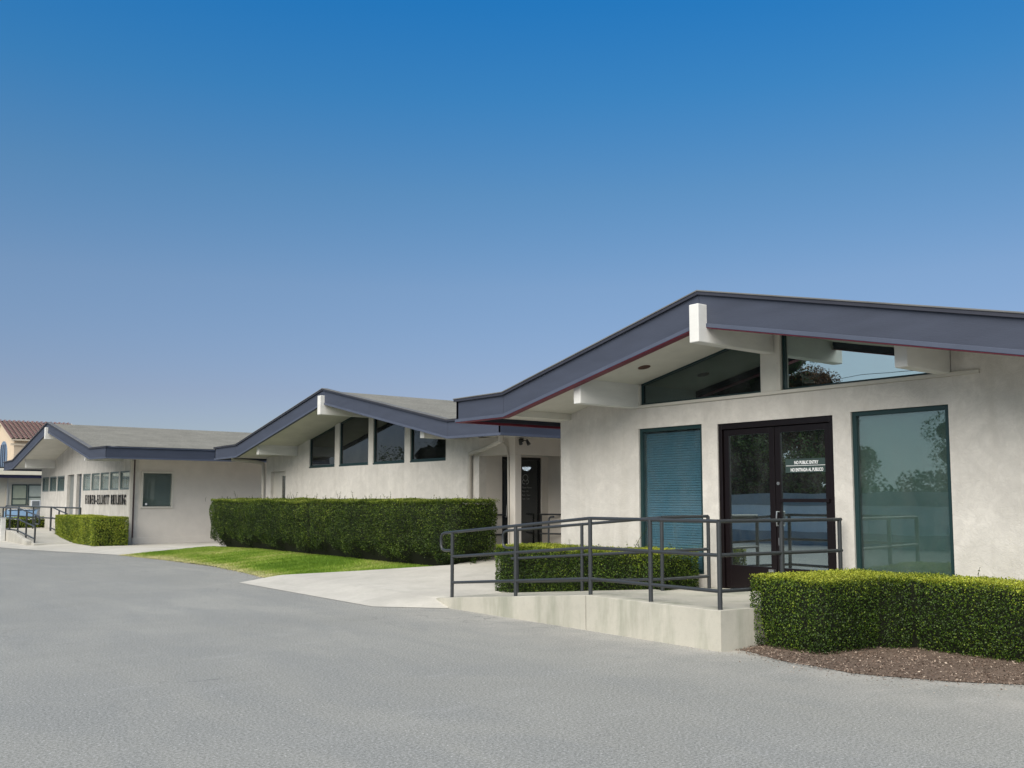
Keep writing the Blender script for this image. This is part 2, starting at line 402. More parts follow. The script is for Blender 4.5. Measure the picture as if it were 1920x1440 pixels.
# a strip of planting soil along the near building wall and under the ramp hedge
MB().box(9.46, 10.36, 8.72, 12.29, .0, .10).build('planting_soil', SOIL, kind='structure')

# stray chips and dry leaves spilled past the edges of the beds and lawn
n = 900
yy = np.concatenate([rng.uniform(2.5, 7.2, 500), rng.uniform(17.5, 29, 400)]); ex = np.concatenate([np.interp(yy[:500], [p[0] for p in MEDGE], [p[1] for p in MEDGE]), np.interp(yy[500:], [p[0] for p in LAWN_EDGE], [p[1] for p in LAWN_EDGE])])
P = np.c_[ex - rng.exponential(.16, n), yy, rng.uniform(.004, .012, n)]
leaves('fallen_chips', P, np.tile([0., 0, 1], (n, 1)), .022, rng.uniform(.2, 1, n), CHIP, None, .35, .5)
# grass blades
def grass():
    n = 120000
    y = rng.uniform(15.85, 30.1, n); x = rng.uniform(8.0, 11.3, n)
    ex = np.interp(y, [p[0] for p in LAWN_EDGE], [p[1] for p in LAWN_EDGE])
    y0 = np.interp(x, [8.15, 11.0, 12.3], [18.02, 15.85, 15.85]); y1 = np.interp(x, [8.15, 12.3], [29.1, 30.2])
    ok = (y > y0 + .02) & (y < y1 - .03) & (x > ex + rng.normal(0, .045, n)); x, y, ex = x[ok], y[ok], ex[ok]; n = len(x)
    z = .006 + .2 * np.clip((x - 8.4) / 2.6, 0, 1) * np.interp(y, [26, 30], [1, .5])
    P = np.c_[x, y, z]
    s1 = snoise(P, 1.3, 3); s2 = snoise(P, 5, 4)
    edge = np.clip(1 - (x - ex) / .9, 0, 1) ** 1.5
    dry = np.clip(.33 + .42 * s1 + .28 * s2 + .80 * edge + rng.normal(0, .14, n), 0, 1)
    h = rng.uniform(.025, .06, n) * (1 - .45 * dry)
    a = rng.uniform(0, 6.28, n); w = rng.uniform(.006, .012, n)
    lean = rng.normal(0, .02, (n, 2))
    V = np.empty((n, 3, 3))
    V[:, 0] = P + np.c_[np.cos(a) * w, np.sin(a) * w, np.zeros(n)]; V[:, 1] = P - np.c_[np.cos(a) * w, np.sin(a) * w, np.zeros(n)]
    V[:, 2] = P + np.c_[lean, h]
    me = bpy.data.meshes.new('lawn_grass'); me.vertices.add(3 * n); me.vertices.foreach_set('co', V.ravel())
    me.loops.add(3 * n); me.loops.foreach_set('vertex_index', np.arange(3 * n, dtype=np.int32))
    me.polygons.add(n); me.polygons.foreach_set('loop_start', np.arange(0, 3 * n, 3, dtype=np.int32)); me.polygons.foreach_set('loop_total', np.full(n, 3, dtype=np.int32))
    me.update(calc_edges=True)
    at = me.attributes.new('tint', 'FLOAT', 'POINT'); at.data.foreach_set('value', np.repeat(dry, 3))
    me.materials.append(GRASSM); o = bpy.data.objects.new('lawn_grass', me); COL.objects.link(o); o['kind'] = 'stuff'
    tag(o, 'mown green grass with yellow dry patches along the asphalt edge', 'grass')
grass()

# ------------------------------------------------------------------ building pieces
def wall_x(mb, X0, X1, y0, y1, z0, z1, holes):
    """wall slab between planes X0 (front) and X1, rectangular holes (ya,yb,za,zb)"""
    ys = sorted({y0, y1, *[h[0] for h in holes], *[h[1] for h in holes]}); zs = sorted({z0, z1, *[h[2] for h in holes], *[h[3] for h in holes]})
    def solid(i, j):
        if i < 0 or j < 0 or i >= len(ys) - 1 or j >= len(zs) - 1: return False
        cy, cz = (ys[i] + ys[i + 1]) / 2, (zs[j] + zs[j + 1]) / 2
        return not any(h[0] < cy < h[1] and h[2] < cz < h[3] for h in holes)
    for i in range(len(ys) - 1):
        for j in range(len(zs) - 1):
            if not solid(i, j): continue
            a, b, c, d = ys[i], ys[i + 1], zs[j], zs[j + 1]
            for X in (X0, X1): mb.add([(X, a, c), (X, b, c), (X, b, d), (X, a, d)], [(0, 1, 2, 3)])
            if not solid(i - 1, j): mb.add([(X0, a, c), (X1, a, c), (X1, a, d), (X0, a, d)], [(0, 1, 2, 3)])
            if not solid(i + 1, j): mb.add([(X0, b, c), (X1, b, c), (X1, b, d), (X0, b, d)], [(0, 1, 2, 3)])
            if not solid(i, j - 1): mb.add([(X0, a, c), (X1, a, c), (X1, b, c), (X0, b, c)], [(0, 1, 2, 3)])
            if not solid(i, j + 1): mb.add([(X0, a, d), (X1, a, d), (X1, b, d), (X0, b, d)], [(0, 1, 2, 3)])
    return mb
def weld(o, d=1e-4):
    bm = bmesh.new(); bm.from_mesh(o.data); bmesh.ops.remove_doubles(bm, verts=bm.verts, dist=d)
    bmesh.ops.recalc_face_normals(bm, faces=bm.faces); bm.to_mesh(o.data); bm.free()

class Gable:
    """a low gable with flat tails; profile in Y-Z, extruded along X"""
    def __init__(s, root, Xf, Xb, yp, k, e, zp, zk, ze, drop_p, drop_k, soff, maroon=False, cuts=()):
        s.root = root; s.Xf = Xf; s.Xb = Xb; s.yp = yp
        s.T = [(yp - e[0], ze), (yp - k[0], zk), (yp, zp), (yp + k[1], zk), (yp + e[1], ze)]
        s.Bt = [(y, z - (drop_p if i == 2 else drop_k)) for i, (y, z) in enumerate(s.T)]
        s.S = [(y, z + soff) for y, z in s.Bt]
        th = .11
        off = [(min(max(y, s.T[0][0] + .065), s.T[-1][0] - .065), z - .05) for y, z in s.T]
        # roof deck and soffit slabs
        m = MB(); lo = [(y, z - .09) for y, z in off]
        m.prism(off + lo[::-1], 'x', Xf + th, Xb); m.build('roof', ROOFM, root)
        m = MB(); so = [(min(max(y, s.T[0][0] + th), s.T[-1][0] - th), z) for y, z in s.S]
        m.prism(so + [(y, z + .04) for y, z in so][::-1], 'x', Xf + th, Xb); m.build('soffit', SOFFIT, root)
        # rake fascia boards
        ys = sorted({p[0] for p in s.T} | set(cuts)); g = .003
        for a, b in zip(ys[:-1], ys[1:]):
            ta, tb = interp(a, s.T) - .03, interp(b, s.T) - .03; ba, bb = interp(a, s.Bt) + .045, interp(b, s.Bt) + .045
            MB().prism([(a + g, ba), (b - g, bb), (b - g, tb), (a + g, ta)], 'x', Xf, Xf + th - .03).build('fascia_board', FASCIA, root, bevel=.003)
        def band(dt0, dt1, x0, x1, src, ext=0):
            p = [(y, z) for y, z in src]; p[0] = (p[0][0] - ext, p[0][1]); p[-1] = (p[-1][0] + ext, p[-1][1])
            return MB().prism([(y, z + dt0) for y, z in p] + [(y, z + dt1) for y, z in p][::-1], 'x', x0, x1)
        band(.0, .05, Xf - .018, Xf + .06, s.Bt, .018).build('fascia_trim', FTRIM, root, bevel=.003)
        band(-.045, -.008, Xf - .035, Xf + .05, s.T, .035).build('drip_edge', LIP, root)
        band(-.006, .012, Xf - .045, Xf + .12, s.T, .045).build('roof_edge', LIP2, root, bevel=.004)
        if maroon:
            band(-.010, -.002, Xf - .010, Xf + th, s.Bt, 0).build('fascia_underside', MAROON, root)
        # eave fascias on both sides
        for sg, i in ((-1, 0), (1, 4)):
            ye = s.T[i][0]; zt, zb = s.T[i][1], s.Bt[i][1]
            yi = ye - sg * .06
            MB().box(Xf + .001 + th, Xb, ye, yi, zb + .045, zt - .03).build('fascia_board', FASCIA, root)
            MB().box(Xf, Xf + th, ye - sg * .002, yi, zb + .045, zt - .03).build('fascia_board', FASCIA, root)
            MB().box(Xf + .06, Xb, ye + sg * .018, yi, zb + .0, zb + .05).build('fascia_trim', FTRIM, root)
            MB().box(Xf + .05, Xb, ye + sg * .035, yi, zt - .045, zt - .008).build('drip_edge', FTRIM, root)
            MB().box(Xf + .30, Xb, ye + sg * .045, yi - sg * .3, zt - .006, zt + .010).build('roof_edge', LIP2, root)
            if maroon:
                MB().box(Xf + th, Xb, ye, yi - sg * .012, zb - .010, zb - .002).box(Xf + th, Xb, yi, yi - sg * .012, zb - .002, zb + .03).build('fascia_underside', MAROON, root)
    def top(s, y): return interp(y, s.T)
    def sof(s, y): return interp(y, s.S)
def poly_wall(mb, X0, X1, y0, y1, zb, G):
    pts = [p for p in (G.yp,) + tuple(q[0] for q in G.T) if y0 < p < y1]
    ys = [y0] + sorted(pts) + [y1]
    return mb.prism([(y0, zb), (y1, zb)] + [(y, G.sof(y) + .02) for y in ys[::-1]], 'x', X0, X1)
def window(root, X, y0, y1, z0, z1a, z1b, frame, glass, fw=.05, depth=.07, label=None, mull=None, top_pts=None):
    """frame with sloping head, pane set back. y0<y1, head heights z1a (y0) and z1b (y1)"""
    x0, x1 = X + .03, X + .03 + depth
    def head(y): return z1a + (z1b - z1a) * (y - y0) / (y1 - y0)
    if top_pts:
        def head(y): return interp(y, top_pts)
    ins = [y0] + ([p[0] for p in top_pts if y0 < p[0] < y1] if top_pts else []) + [y1]
    m = MB()
    m.prism([(y0, z0), (y0 + fw, z0), (y0 + fw, head(y0 + fw)), (y0, head(y0))], 'x', x0, x1)
    m.prism([(y1 - fw, z0), (y1, z0), (y1, head(y1)), (y1 - fw, head(y1 - fw))], 'x', x0, x1)
    m.box(x0, x1, y0 + fw, y1 - fw, z0, z0 + fw)
    hs = [y0 + fw] + ins[1:-1] + [y1 - fw]
    m.prism([(y, head(y) - fw) for y in hs] + [(y, head(y)) for y in hs[::-1]], 'x', x0, x1)
    for ym in (mull or []): m.box(x0, x1, ym - fw / 2, ym + fw / 2, z0 + fw, head(ym) - fw)
    w = m.build('window', frame, root, bevel=.003, label=label)
    xg = (x0 + x1) / 2
    g = MB(); q = [y0 + fw * .5] + ins[1:-1] + [y1 - fw * .5]
    poly = [(q[0], z0 + fw * .5), (q[-1], z0 + fw * .5)] + [(y, head(y) - fw * .5) for y in q[::-1]]
    g.prism(poly, 'x', xg - .003, xg + .003); g.build('pane', glass, w)
    return w, xg
def blinds(w, x, y0, y1, z0, z1, mat, pitch=.028, tilt=.6, depth=.025):
    m = MB(); z = z0 + .01
    while z < z1:
        dx, dz = depth / 2 * math.cos(tilt), depth / 2 * math.sin(tilt); t = .0012
        m.add([(x - dx, y0, z - dz), (x + dx, y0, z + dz), (x + dx, y1, z + dz), (x - dx, y1, z - dz)], [(0, 1, 2, 3)])
        z += pitch
    m.build('blind', mat, w, kind='stuff')

# ================================================================== near building
b1 = thing('stucco_building', (10.35, 7.6, 0), 'near cream stucco gabled building with double glass door behind the ramp', 'building')
W1 = 10.35
G1 = Gable(b1, 9.0, 30, 7.65, (4.0, 4.0), (5.3, 5.3), 4.25, 3.33, 3.33, .45, .39, .10, maroon=True)
m = MB()
wall_x(m, W1, W1 + .2, 3.2, 11.83, 0, 3.03, [(8.79, 10.03, .6, 2.72), (6.69, 8.51, .43, 2.70), (5.22, 6.44, .6, 2.72)])
o = m.build('wall', STUCCO, b1); weld(o)
m = MB(); poly_wall(m, W1, W1 + .2, 3.2, 5.17, 3.03, G1); m.build('wall', STUCCO, b1)
m = MB(); poly_wall(m, W1, W1 + .2, 10.14, 11.83, 3.03, G1); m.build('wall', STUCCO, b1)
MB().box(W1 + .2, 30, 11.63, 11.83, 0, 3.06).box(W1 + .2, 30, 3.2, 3.4, 0, 3.06).box(29.8, 30, 3.4, 11.63, 0, 3.06).build('wall', STUCCO, b1)
MB().box(W1 + .2, 29.8, 3.4, 11.63, .40, .43).build('floor', DARKIN, b1)
MB().box(13.5, 13.6, 3.4, 11.63, .43, 3.2).build('partition', DARKIN, b1)
# clerestory
MB().box(W1 - .035, W1 + .2, 4.85, 10.05, 3.032, 3.075).build('sill', TRIM, b1, bevel=.004)
m = MB(); poly_wall(m, W1 - .01, W1 + .2, 7.43, 7.75, 3.075, G1); m.build('post', SOFFIT, b1)
MB().box(W1 - .05, W1 - .01, 7.41, 7.47, 3.075, G1.sof(7.4)).build('post', TRIM, b1)
MB().box(W1 - .02, W1 + .1, 9.97, 10.03, 3.075, G1.sof(10.05)).build('post', TRIM, b1)
window(b1, W1 - .02, 7.75, 9.97, 3.077, G1.sof(7.75), G1.sof(9.97), TEAL, G_GRN, .025)
window(b1, W1 - .02, 5.31, 7.41, 3.077, G1.sof(5.31), G1.sof(7.41), TEAL, G_MIR, .025)
# beams
for y0, zb, xe in ((10.0, 3.035, 9.13), (7.53, 3.58, 8.84), (5.17, 3.06, 9.42)):
    zt = min(G1.sof(y0), G1.sof(y0 + .15)) + .03
    if y0 == 7.53:
        MB().box(xe, W1, y0, y0 + .15, zb, 4.06).build('beam', BEAMW, b1, bevel=.012)
    else:
        MB().box(xe, W1, y0, y0 + .15, zb, zt + .05).build('beam', BEAMW, b1, bevel=.012)
MB().box(9.12, W1, 11.56, 11.83, 2.955, 3.06).build('beam', SOFFIT, b1, bevel=.006)
# windows
w, xg = window(b1, W1, 8.79, 10.03, .6, 2.72, 2.72, TEAL, G_WIN, .055)
blinds(w, xg + .05, 8.85, 9.97, .64, 2.66, BLIND, pitch=.036, tilt=1.05, depth=.04)
w, xg = window(b1, W1, 5.22, 6.44, .6, 2.72, 2.72, TEAL, m_glass('dusty_window_glass', .12, (.7, .8, .78), (.8, .92, .92), .015), .055)
MB().box(xg + .06, xg + .065, 5.25, 6.41, .64, 2.69).build('blind', SHADE, w)
# soffit lights
for (y, x) in ((9.32, 9.75), (12.35, 10.0)):
    m = MB(); z = G1.sof(y); n = 16
    sl = -.223 if y < 11.6 else 0
    pts = [(x + .09 * math.cos(6.283 * k / n), y + .09 * math.sin(6.283 * k / n)) for k in range(n)]
    m.add([(a, b, z - .006 + sl * (b - y)) for a, b in pts] + [(a, b, z + .02 + sl * (b - y)) for a, b in pts], [tuple(range(n))[::-1], tuple(range(n, 2 * n))] + [(i, (i + 1) % n, n + (i + 1) % n, n + i) for i in range(n)])
    m.build('soffit_light', m_plain('brown_light_lens', (.09, .03, .015), .3), b1)
# double door
fr = MB(); x0, x1 = W1 + .02, W1 + .14
fr.box(x0, x1, 8.45, 8.51, .43, 2.70).box(x0, x1, 6.69, 6.75, .43, 2.70).box(x0, x1, 6.75, 8.45, 2.62, 2.70)
fr.build('door_frame', BRONZE, b1, bevel=.004)
def leaf(ya, yb, midrail, handle_y):
    s = .085; x0, x1 = W1 + .05, W1 + .10
    m = MB().box(x0, x1, ya, ya + s, .45, 2.612).box(x0, x1, yb - s, yb, .45, 2.612).box(x0, x1, ya + s, yb - s, 2.53, 2.612).box(x0, x1, ya + s, yb - s, .45, .76)
    if midrail: m.box(x0 - .035, x1, ya + .02, yb - s, 1.615, 1.66)
    d = m.build('door', BRONZE, b1, bevel=.003)
    MB().box(W1 + .07, W1 + .077, ya + s - .01, yb - s + .01, .75, 2.54).build('pane', G_MIR, d)
    return d
dr = leaf(6.76, 7.595, True, 0); dl = leaf(7.605, 8.44, False, 0)
m = MB().tube([(W1 + .05, 7.545, 1.49), (W1 - .01, 7.545, 1.49), (W1 - .02, 7.545, 1.40), (W1 - .01, 7.545, 1.31), (W1 + .05, 7.545, 1.31)], .009, 8)
m.build('handle', METAL, dr, smooth=True)
MB().tube([(W1 + .052, 7.55, 1.86), (W1 + .04, 7.55, 1.86)], .022, 16).build('lock', METAL, dr, smooth=True)
MB().box(W1 + .042, W1 + .05, 7.53, 7.565, 1.05, 1.15).build('lock', METAL, dl)
MB().box(W1 + .0, W1 + .05, 7.62, 7.70, .70, .735).build('door_stop', METAL, dl)
# door sign
def text_mesh(body, name, mat, size, xscale, extrude, parent, origin, yaw_sign=-1, align='CENTER', weight=0.0):
    """text facing -X; letters advance towards -Y. origin = baseline anchor"""
    cu = bpy.data.curves.new(name, 'FONT'); cu.body = body; cu.size = size; cu.align_x = align; cu.extrude = extrude; cu.offset = weight
    cu.resolution_u = 3
    t = bpy.data.objects.new('tmp', cu); COL.objects.link(t)
    dg = bpy.context.evaluated_depsgraph_get(); me = bpy.data.meshes.new_from_object(t.evaluated_get(dg))
    bpy.data.objects.remove(t); me.name = name
    # local x -> -Y, local y -> Z, local z -> -X
    M = Matrix(((0, 0, -1, 0), (-xscale, 0, 0, 0), (0, 1, 0, 0), (0, 0, 0, 1)))
    me.transform(M); me.transform(Matrix.Translation(Vector(origin) - (world_loc(parent) if parent else Vector())))
    me.materials.clear(); me.materials.append(mat)
    o = bpy.data.objects.new(name, me); COL.objects.link(o)
    if parent: o.parent = parent
    return o
sg = thing('door_sign', (W1 + .06, 7.12, 2.03), 'small dark green sign reading NO PUBLIC ENTRY on right door glass', 'sign')
MB().box(W1 + .056, W1 + .064, 6.775, 7.44, 1.995, 2.175).build('plate', PLATE, sg, bevel=.002)
text_mesh('NO PUBLIC ENTRY', 'lettering', WHITE, .060, .70, .0008, sg, (W1 + .0545, 7.125, 2.105), weight=.0018)['kind'] = 'stuff'
text_mesh('NO ENTRADA AL PUBLICO', 'lettering', WHITE, .060, .66, .0008, sg, (W1 + .0545, 7.118, 2.012), weight=.0018)['kind'] = 'stuff'
MB().box(W1 + .0545, W1 + .056, 6.79, 7.43, 2.083, 2.089).build('divider_line', WHITE, sg)

# ================================================================== middle building
b2 = thing('stucco_building', (12.3, 21.5, 0), 'middle cream stucco gabled building behind the long dark hedge', 'building')
W2 = 12.3
G2 = Gable(b2, 10.9, 40, 21.6, (5.6, 5.6), (7.4, 7.35), 4.45, 3.29, 3.27, .40, .40, .08, cuts=(19.25,))
WIN2 = [(23.62, 25.20), (21.74, 23.36), (19.94, 21.50), (18.12, 19.68)]
m = MB(); ZS = 2.585
wall_x(m, W2, W2 + .2, 16.80, 28.2, 0, ZS - .04, [(26.78, 27.85, .2, 2.5)])
o = m.build('wall', STUCCO, b2); weld(o)
edges = [16.80] + [v for p in sorted(WIN2) for v in p] + [28.2]
for a, b in zip(edges[::2], edges[1::2]):
    m = MB(); poly_wall(m, W2, W2 + .2, a, b, ZS - .04, G2); m.build('wall', STUCCO, b2)
for a, b in WIN2:
    MB().box(W2, W2 + .2, a, b, ZS - .04, ZS).build('sill', TEAL, b2)
    tp = [(a, G2.sof(a) - .005)] + ([(21.6, G2.sof(21.6) - .005)] if a < 21.6 < b else []) + [(b, G2.sof(b) - .005)]
    w, xg = window(b2, W2 + .0, a, b, ZS, 0, 0, TEAL, G_DARK, .035, top_pts=tp)
MB().box(W2 + .2, 40, 28.0, 28.2, 0, 3.0).box(39.8, 40, 15.52, 28.0, 0, 3.0).box(14.3, 39.8, 15.52, 15.72, 0, 3.0).build('wall', STUCCO, b2)
MB().box(W2 + .2, 39.8, 17.0, 28.0, .38, .41).build('floor', DARKIN, b2)
MB().box(16.5, 16.6, 17.0, 28.0, .41, 3.2).build('partition', DARKIN, b2)
for y0, zb, xe in ((25.98, 2.94, 11.08), (21.52, 3.78, 10.78), (17.20, 2.98, 11.10)):
    zt = min(G2.sof(y0), G2.sof(y0 + .16)) + .03
    MB().box(xe, W2, y0, y0 + .16, zb, zt + (.12 if y0 == 21.52 else .04)).build('beam', BEAMW, b2, bevel=.01)
# corner porch
MB().box(W2, W2 + .17, 15.72, 16.8, 2.60, 3.0).box(W2, 14.3, 15.52, 15.719, 2.60, 3.0).build('porch_header', SMOOTH, b2)
MB().box(W2, W2 + .17, 15.52, 15.72, .3, 2.60).build('pillar', SMOOTH, b2, bevel=.008)
MB().box(W2 + .172, 14.3, 15.722, 16.8, 2.64, 2.68).build('porch_ceiling', SOFFIT, b2)
m = MB()
m.box(W2 + .2, 12.94, 16.8, 17.0, 0, 3.0).box(14.10, 14.5, 16.8, 17.0, 0, 3.0).box(12.94, 14.10, 16.8, 17.0, 2.61, 3.0)
m.box(14.3, 14.5, 15.722, 16.8, 0, 3.0); m.build('porch_wall', SMOOTH, b2)
m = MB().box(12.94, 12.99, 16.83, 16.9, .44, 2.61).box(14.05, 14.10, 16.83, 16.9, .44, 2.61).box(12.99, 14.05, 16.83, 16.9, 2.55, 2.61).box(12.99, 14.05, 16.83, 16.9, .44, .60)
pd = m.build('door', BLACK, b2); MB().box(12.98, 14.06, 16.86, 16.868, .59, 2.56).build('pane', G_DARK, pd)
MB().tube([(13.04, 16.82, 1.25), (13.04, 16.76, 1.25), (13.04, 16.76, 1.55), (13.04, 16.82, 1.55)], .012, 8).build('handle', METAL, pd)
# pipe downspouts of the middle building
def pipe(name, pts, r, root, mat=PIPE): return MB().tube(pts, r, 12).build(name, mat, root, smooth=True)
pipe('downspout', [(11.35, 14.75, 2.96), (11.35, 14.78, 2.80), (11.8, 15.9, 2.72), (12.20, 17.0, 2.66), (12.23, 17.06, 2.55), (12.23, 17.06, .25)], .05, b2)
pipe('downspout', [(11.35, 28.6, 2.97), (11.35, 28.6, 2.88), (12.0, 28.35, 2.82), (12.22, 28.3, 2.78), (12.24, 28.29, 2.65), (12.24, 28.28, .2)], .055, b2)
pipe('conduit', [(12.22, 15.95, 2.98), (12.22, 15.95, 2.92), (12.22, 15.8, 2.84), (12.25, 15.74, 2.76), (12.27, 15.72, 2.55), (12.27, 15.70, .45)], .018, b2)
# far-left door of the middle building
m = MB().box(W2 + .10, W2 + .16, 26.80, 26.90, .41, 2.5).box(W2 + .10, W2 + .16, 27.24, 27.32, .41, 2.5).box(W2 + .10, W2 + .16, 26.90, 27.24, 2.36, 2.5).box(W2 + .10, W2 + .16, 27.32, 27.85, .41, 2.5)
sdp = m.build('door', TRIM, b2)
MB().box(W2 + .12, W2 + .126, 26.90, 27.24, .41, 2.37).build('pane', m_glass('amber_sidelight_glass', .12, (.35, .27, .10)), sdp)
MB().box(W2 + .3, W2 + .32, 26.8, 27.8, .41, 2.5).build('inner_panel', m_plain('olive_panel', (.16, .12, .04), .8), b2)
# security light, two heads
sec = thing('security_light', (12.25, 15.3, 2.93), 'twin headed security floodlight above the porch of the middle building', 'lamp')
MB().box(12.42, 12.50, 15.48, 15.52, 2.86, 2.94).build('mount', RAIL, sec)
for dx in (-.14, .14):
    dx *= .72; c = Vector((12.46 + dx, 15.42, 2.86))
    MB().tube([(12.46, 15.47, 2.90), (12.46 + dx * .7, 15.43, 2.88), c + Vector((0, .01, .03))], .012, 8).build('arm', RAIL, sec, smooth=True)
    MB().tube([c + Vector((0, .03, .05)), c, c + Vector((dx * .1, -.035, -.055))], [.02, .032, .042], 14).build('lamp_head', RAIL, sec, smooth=True)
# lit dome lamp inside the porch door
LAMP = NT('lamp_glow'); em = LAMP.n('ShaderNodeEmission'); em.inputs[0].default_value = (1, .97, .9, 1); em.inputs[1].default_value = 14; LAMP = LAMP.done(em.outputs[0])
dome = MB(); rr = []
for i in range(5):
    a = i / 4 * math.pi / 2; rr.append((.11 * math.cos(a), -.09 * math.sin(a)))
dome.tube([(14.3, 17.6, 2.42 + z) for r, z in rr], [max(r, .002) for r, z in rr], 18)
lt = thing('ceiling_lamp', (14.3, 17.6, 2.42), 'lit white dome lamp glowing behind the dark porch door', 'lamp')
dome.build('lamp_shade', LAMP, lt, smooth=True); MB().box(14.22, 14.38, 17.52, 17.68, 2.422, 2.46).build('lamp_base', METAL, lt)
# lettering on the porch door, an outlined logo above lines of text
GREYW = m_plain('grey_white_print', (.32, .32, .31), .7)
dec = thing('door_lettering', (13.4, 16.855, 1.3), 'small white logo and lines of lettering on the dark porch door', 'sign')
def text_y(body, size, x, z, y=16.852):
    cu = bpy.data.curves.new('lettering', 'FONT'); cu.body = body; cu.size = size; cu.align_x = 'LEFT'; cu.resolution_u = 2
    t = bpy.data.objects.new('tmp', cu); COL.objects.link(t)
    me = bpy.data.meshes.new_from_object(t.evaluated_get(bpy.context.evaluated_depsgraph_get())); bpy.data.objects.remove(t)
    me.transform(Matrix(((1, 0, 0, x), (0, 0, -1, y), (0, 1, 0, z), (0, 0, 0, 1)))); me.transform(Matrix.Translation(-world_loc(dec)))
    me.materials.clear(); me.materials.append(GREYW); o = bpy.data.objects.new('lettering', me); COL.objects.link(o); o.parent = dec; o['kind'] = 'stuff'
for i, (tx, s) in enumerate((('Open Hours', .055), ('Mon - Fri', .05), ('8 am - 12 pm', .045), ('1 pm - 5 pm', .045))):
    text_y(tx, s, 13.56, 1.90 - i * .085)
lg = MB(); 
def ring(cx, cz, r, a0, a1, w=.012, n=14):
    p = [(cx + r * math.cos(a0 + (a1 - a0) * k / n), 16.852, cz + r * math.sin(a0 + (a1 - a0) * k / n)) for k in range(n + 1)]
    lg.tube(p, w * .5, 4)
ring(13.66, 2.14, .075, 0, 6.283); ring(13.62, 2.05, .05, 1.5, 5.2); ring(13.70, 2.05, .05, -2, 1.6)
lg.build('logo', GREYW, dec)

# ================================================================== far building
b3 = thing('stucco_building', (9.8, 40, 0), 'far cream stucco gabled building lettered with its name beside the small bright hedge', 'building')
W3 = 9.8
G3 = Gable(b3, 8.4, 40, 40.1, (6.35, 6.5), (8.35, 8.5), 4.65, 3.38, 3.35, .40, .40, .08)
G_PALE = m_glass('lightened_pane_glass', .08, (.9, .95, .95), film=7)  # pale film brightens panes against recess shade, light put into the colour
W5 = [(34.02 + i * 1.27, 35.17 + i * 1.27) for i in range(5)]; W3L = [(43.25 + i * 1.43, 44.55 + i * 1.43) for i in range(3)]
m = MB()
wall_x(m, W3, W3 + .2, 33.6, 47.6, 0, 2.70, [(a, b, 1.98, 2.64) for a, b in W5] + [(a, b, 1.98, 2.64) for a, b in W3L] + [(40.45, 41.2, .3, 2.66), (41.65, 42.75, .3, 2.66)])
o = m.build('wall', STUCCO2, b3); weld(o)
m = MB(); poly_wall(m, W3, W3 + .2, 33.6, 47.6, 2.70, G3); m.build('wall', STUCCO2, b3)
GREYF = m_plain('grey_window_frame', (.12, .16, .16), .5)
for a, b in W5:
    w, xg = window(b3, W3 - .01, a, b, 1.98, 2.64, 2.64, GREYF, G_PALE, .055)
    MB().box(xg + .05, xg + .055, a + .03, b - .03, 2.0, 2.62).build('blind', m_plain('pale_window_shade', (.75, .78, .76), .8), w)
for a, b in W3L:
    w, xg = window(b3, W3 - .01, a, b, 1.98, 2.64, 2.64, GREYF, G_WIN, .06)
    MB().box(xg + .05, xg + .055, a + .03, b - .03, 2.0, 2.62).build('blind', m_plain('dark_window_shade', (.05, .07, .065), .8), w)
for a, b, mt in ((40.45, 41.2, m_plain('slate_door', (.07, .09, .11), .5)), (41.65, 42.75, m_plain('grey_door', (.22, .23, .22), .6))):
    d = MB().box(W3 + .12, W3 + .17, a, b, .38, 2.66).build('door', mt, b3)
    MB().box(W3 + .10, W3 + .12, a + .06, b - .06, .5, .9).box(W3 + .10, W3 + .12, a + .06, b - .06, 1.0, 2.5).build('door_panel', mt, d)
MB().tube([(W3 + .10, 40.6, 1.3), (W3 + .03, 40.6, 1.3), (W3 + .03, 40.72, 1.3)], .018, 8).build('door_handle', BLACK, b3)
for y0, zb, xe in ((45.0, 3.0, 8.62), (40.02, 3.98, 8.30), (34.9, 2.98, 8.55)):
    zt = min(G3.sof(y0), G3.sof(y0 + .16)) + .03
    MB().box(xe, W3, y0, y0 + .16, zb, zt + (.1 if y0 == 40.02 else .03)).build('beam', BEAMW, b3, bevel=.01)
# side wall facing the camera
m = MB()
X0, X1 = 10.12, 11.15
for (xa, xb, za, zb) in ((W3 + .2, X0, 0, 3.05), (X1, 36, 0, 3.05), (X0, X1, 0, 1.37), (X0, X1, 2.57, 3.05)): m.box(xa, xb, 33.6, 33.8, za, zb)
m.build('wall', SMOOTH, b3)
MB().box(W3 + .03, 36, 33.54, 33.6, 0, .33).build('plinth', SMOOTH, b3, bevel=.006)
m = MB().box(X0 - .05, X0 + .02, 33.56, 33.70, 1.33, 2.62).box(X1 - .02, X1 + .05, 33.56, 33.70, 1.33, 2.62).box(X0 + .02, X1 - .02, 33.56, 33.70, 2.55, 2.62).box(X0 + .02, X1 - .02, 33.56, 33.70, 1.33, 1.39)
w = m.build('window', TRIM, b3)
MB().box(X0 + .02, X1 - .02, 33.64, 33.646, 1.39, 2.55).build('pane', m_glass('clear_side_glass', .05, (.92, .95, .94)), w)
mb = MB(); z = 1.41
while z < 2.55:
    mb.add([(X0 + .02, 33.70, z), (X1 - .02, 33.70, z), (X1 - .02, 33.715, z + .03), (X0 + .02, 33.715, z + .03)], [(0, 1, 2, 3)]); z += .034
mb.build('blind', m_plain('teal_blind_slat', (.17, .215, .205), .6), w, kind='stuff')
MB().tube([(X0 + .16, 33.632, 1.47), (X0 + .16, 33.64, 1.47)], .04, 14).build('white_dot', WHITE, w)  # small white disc set on the pane
MB().box(35.8, 36, 33.8, 47.4, 0, 3.05).box(W3 + .2, 36, 47.4, 47.6, 0, 3.05).build('wall', SMOOTH, b3)
MB().box(W3 + .2, 35.8, 33.8, 47.4, .30, .33).build('floor', DARKIN, b3)
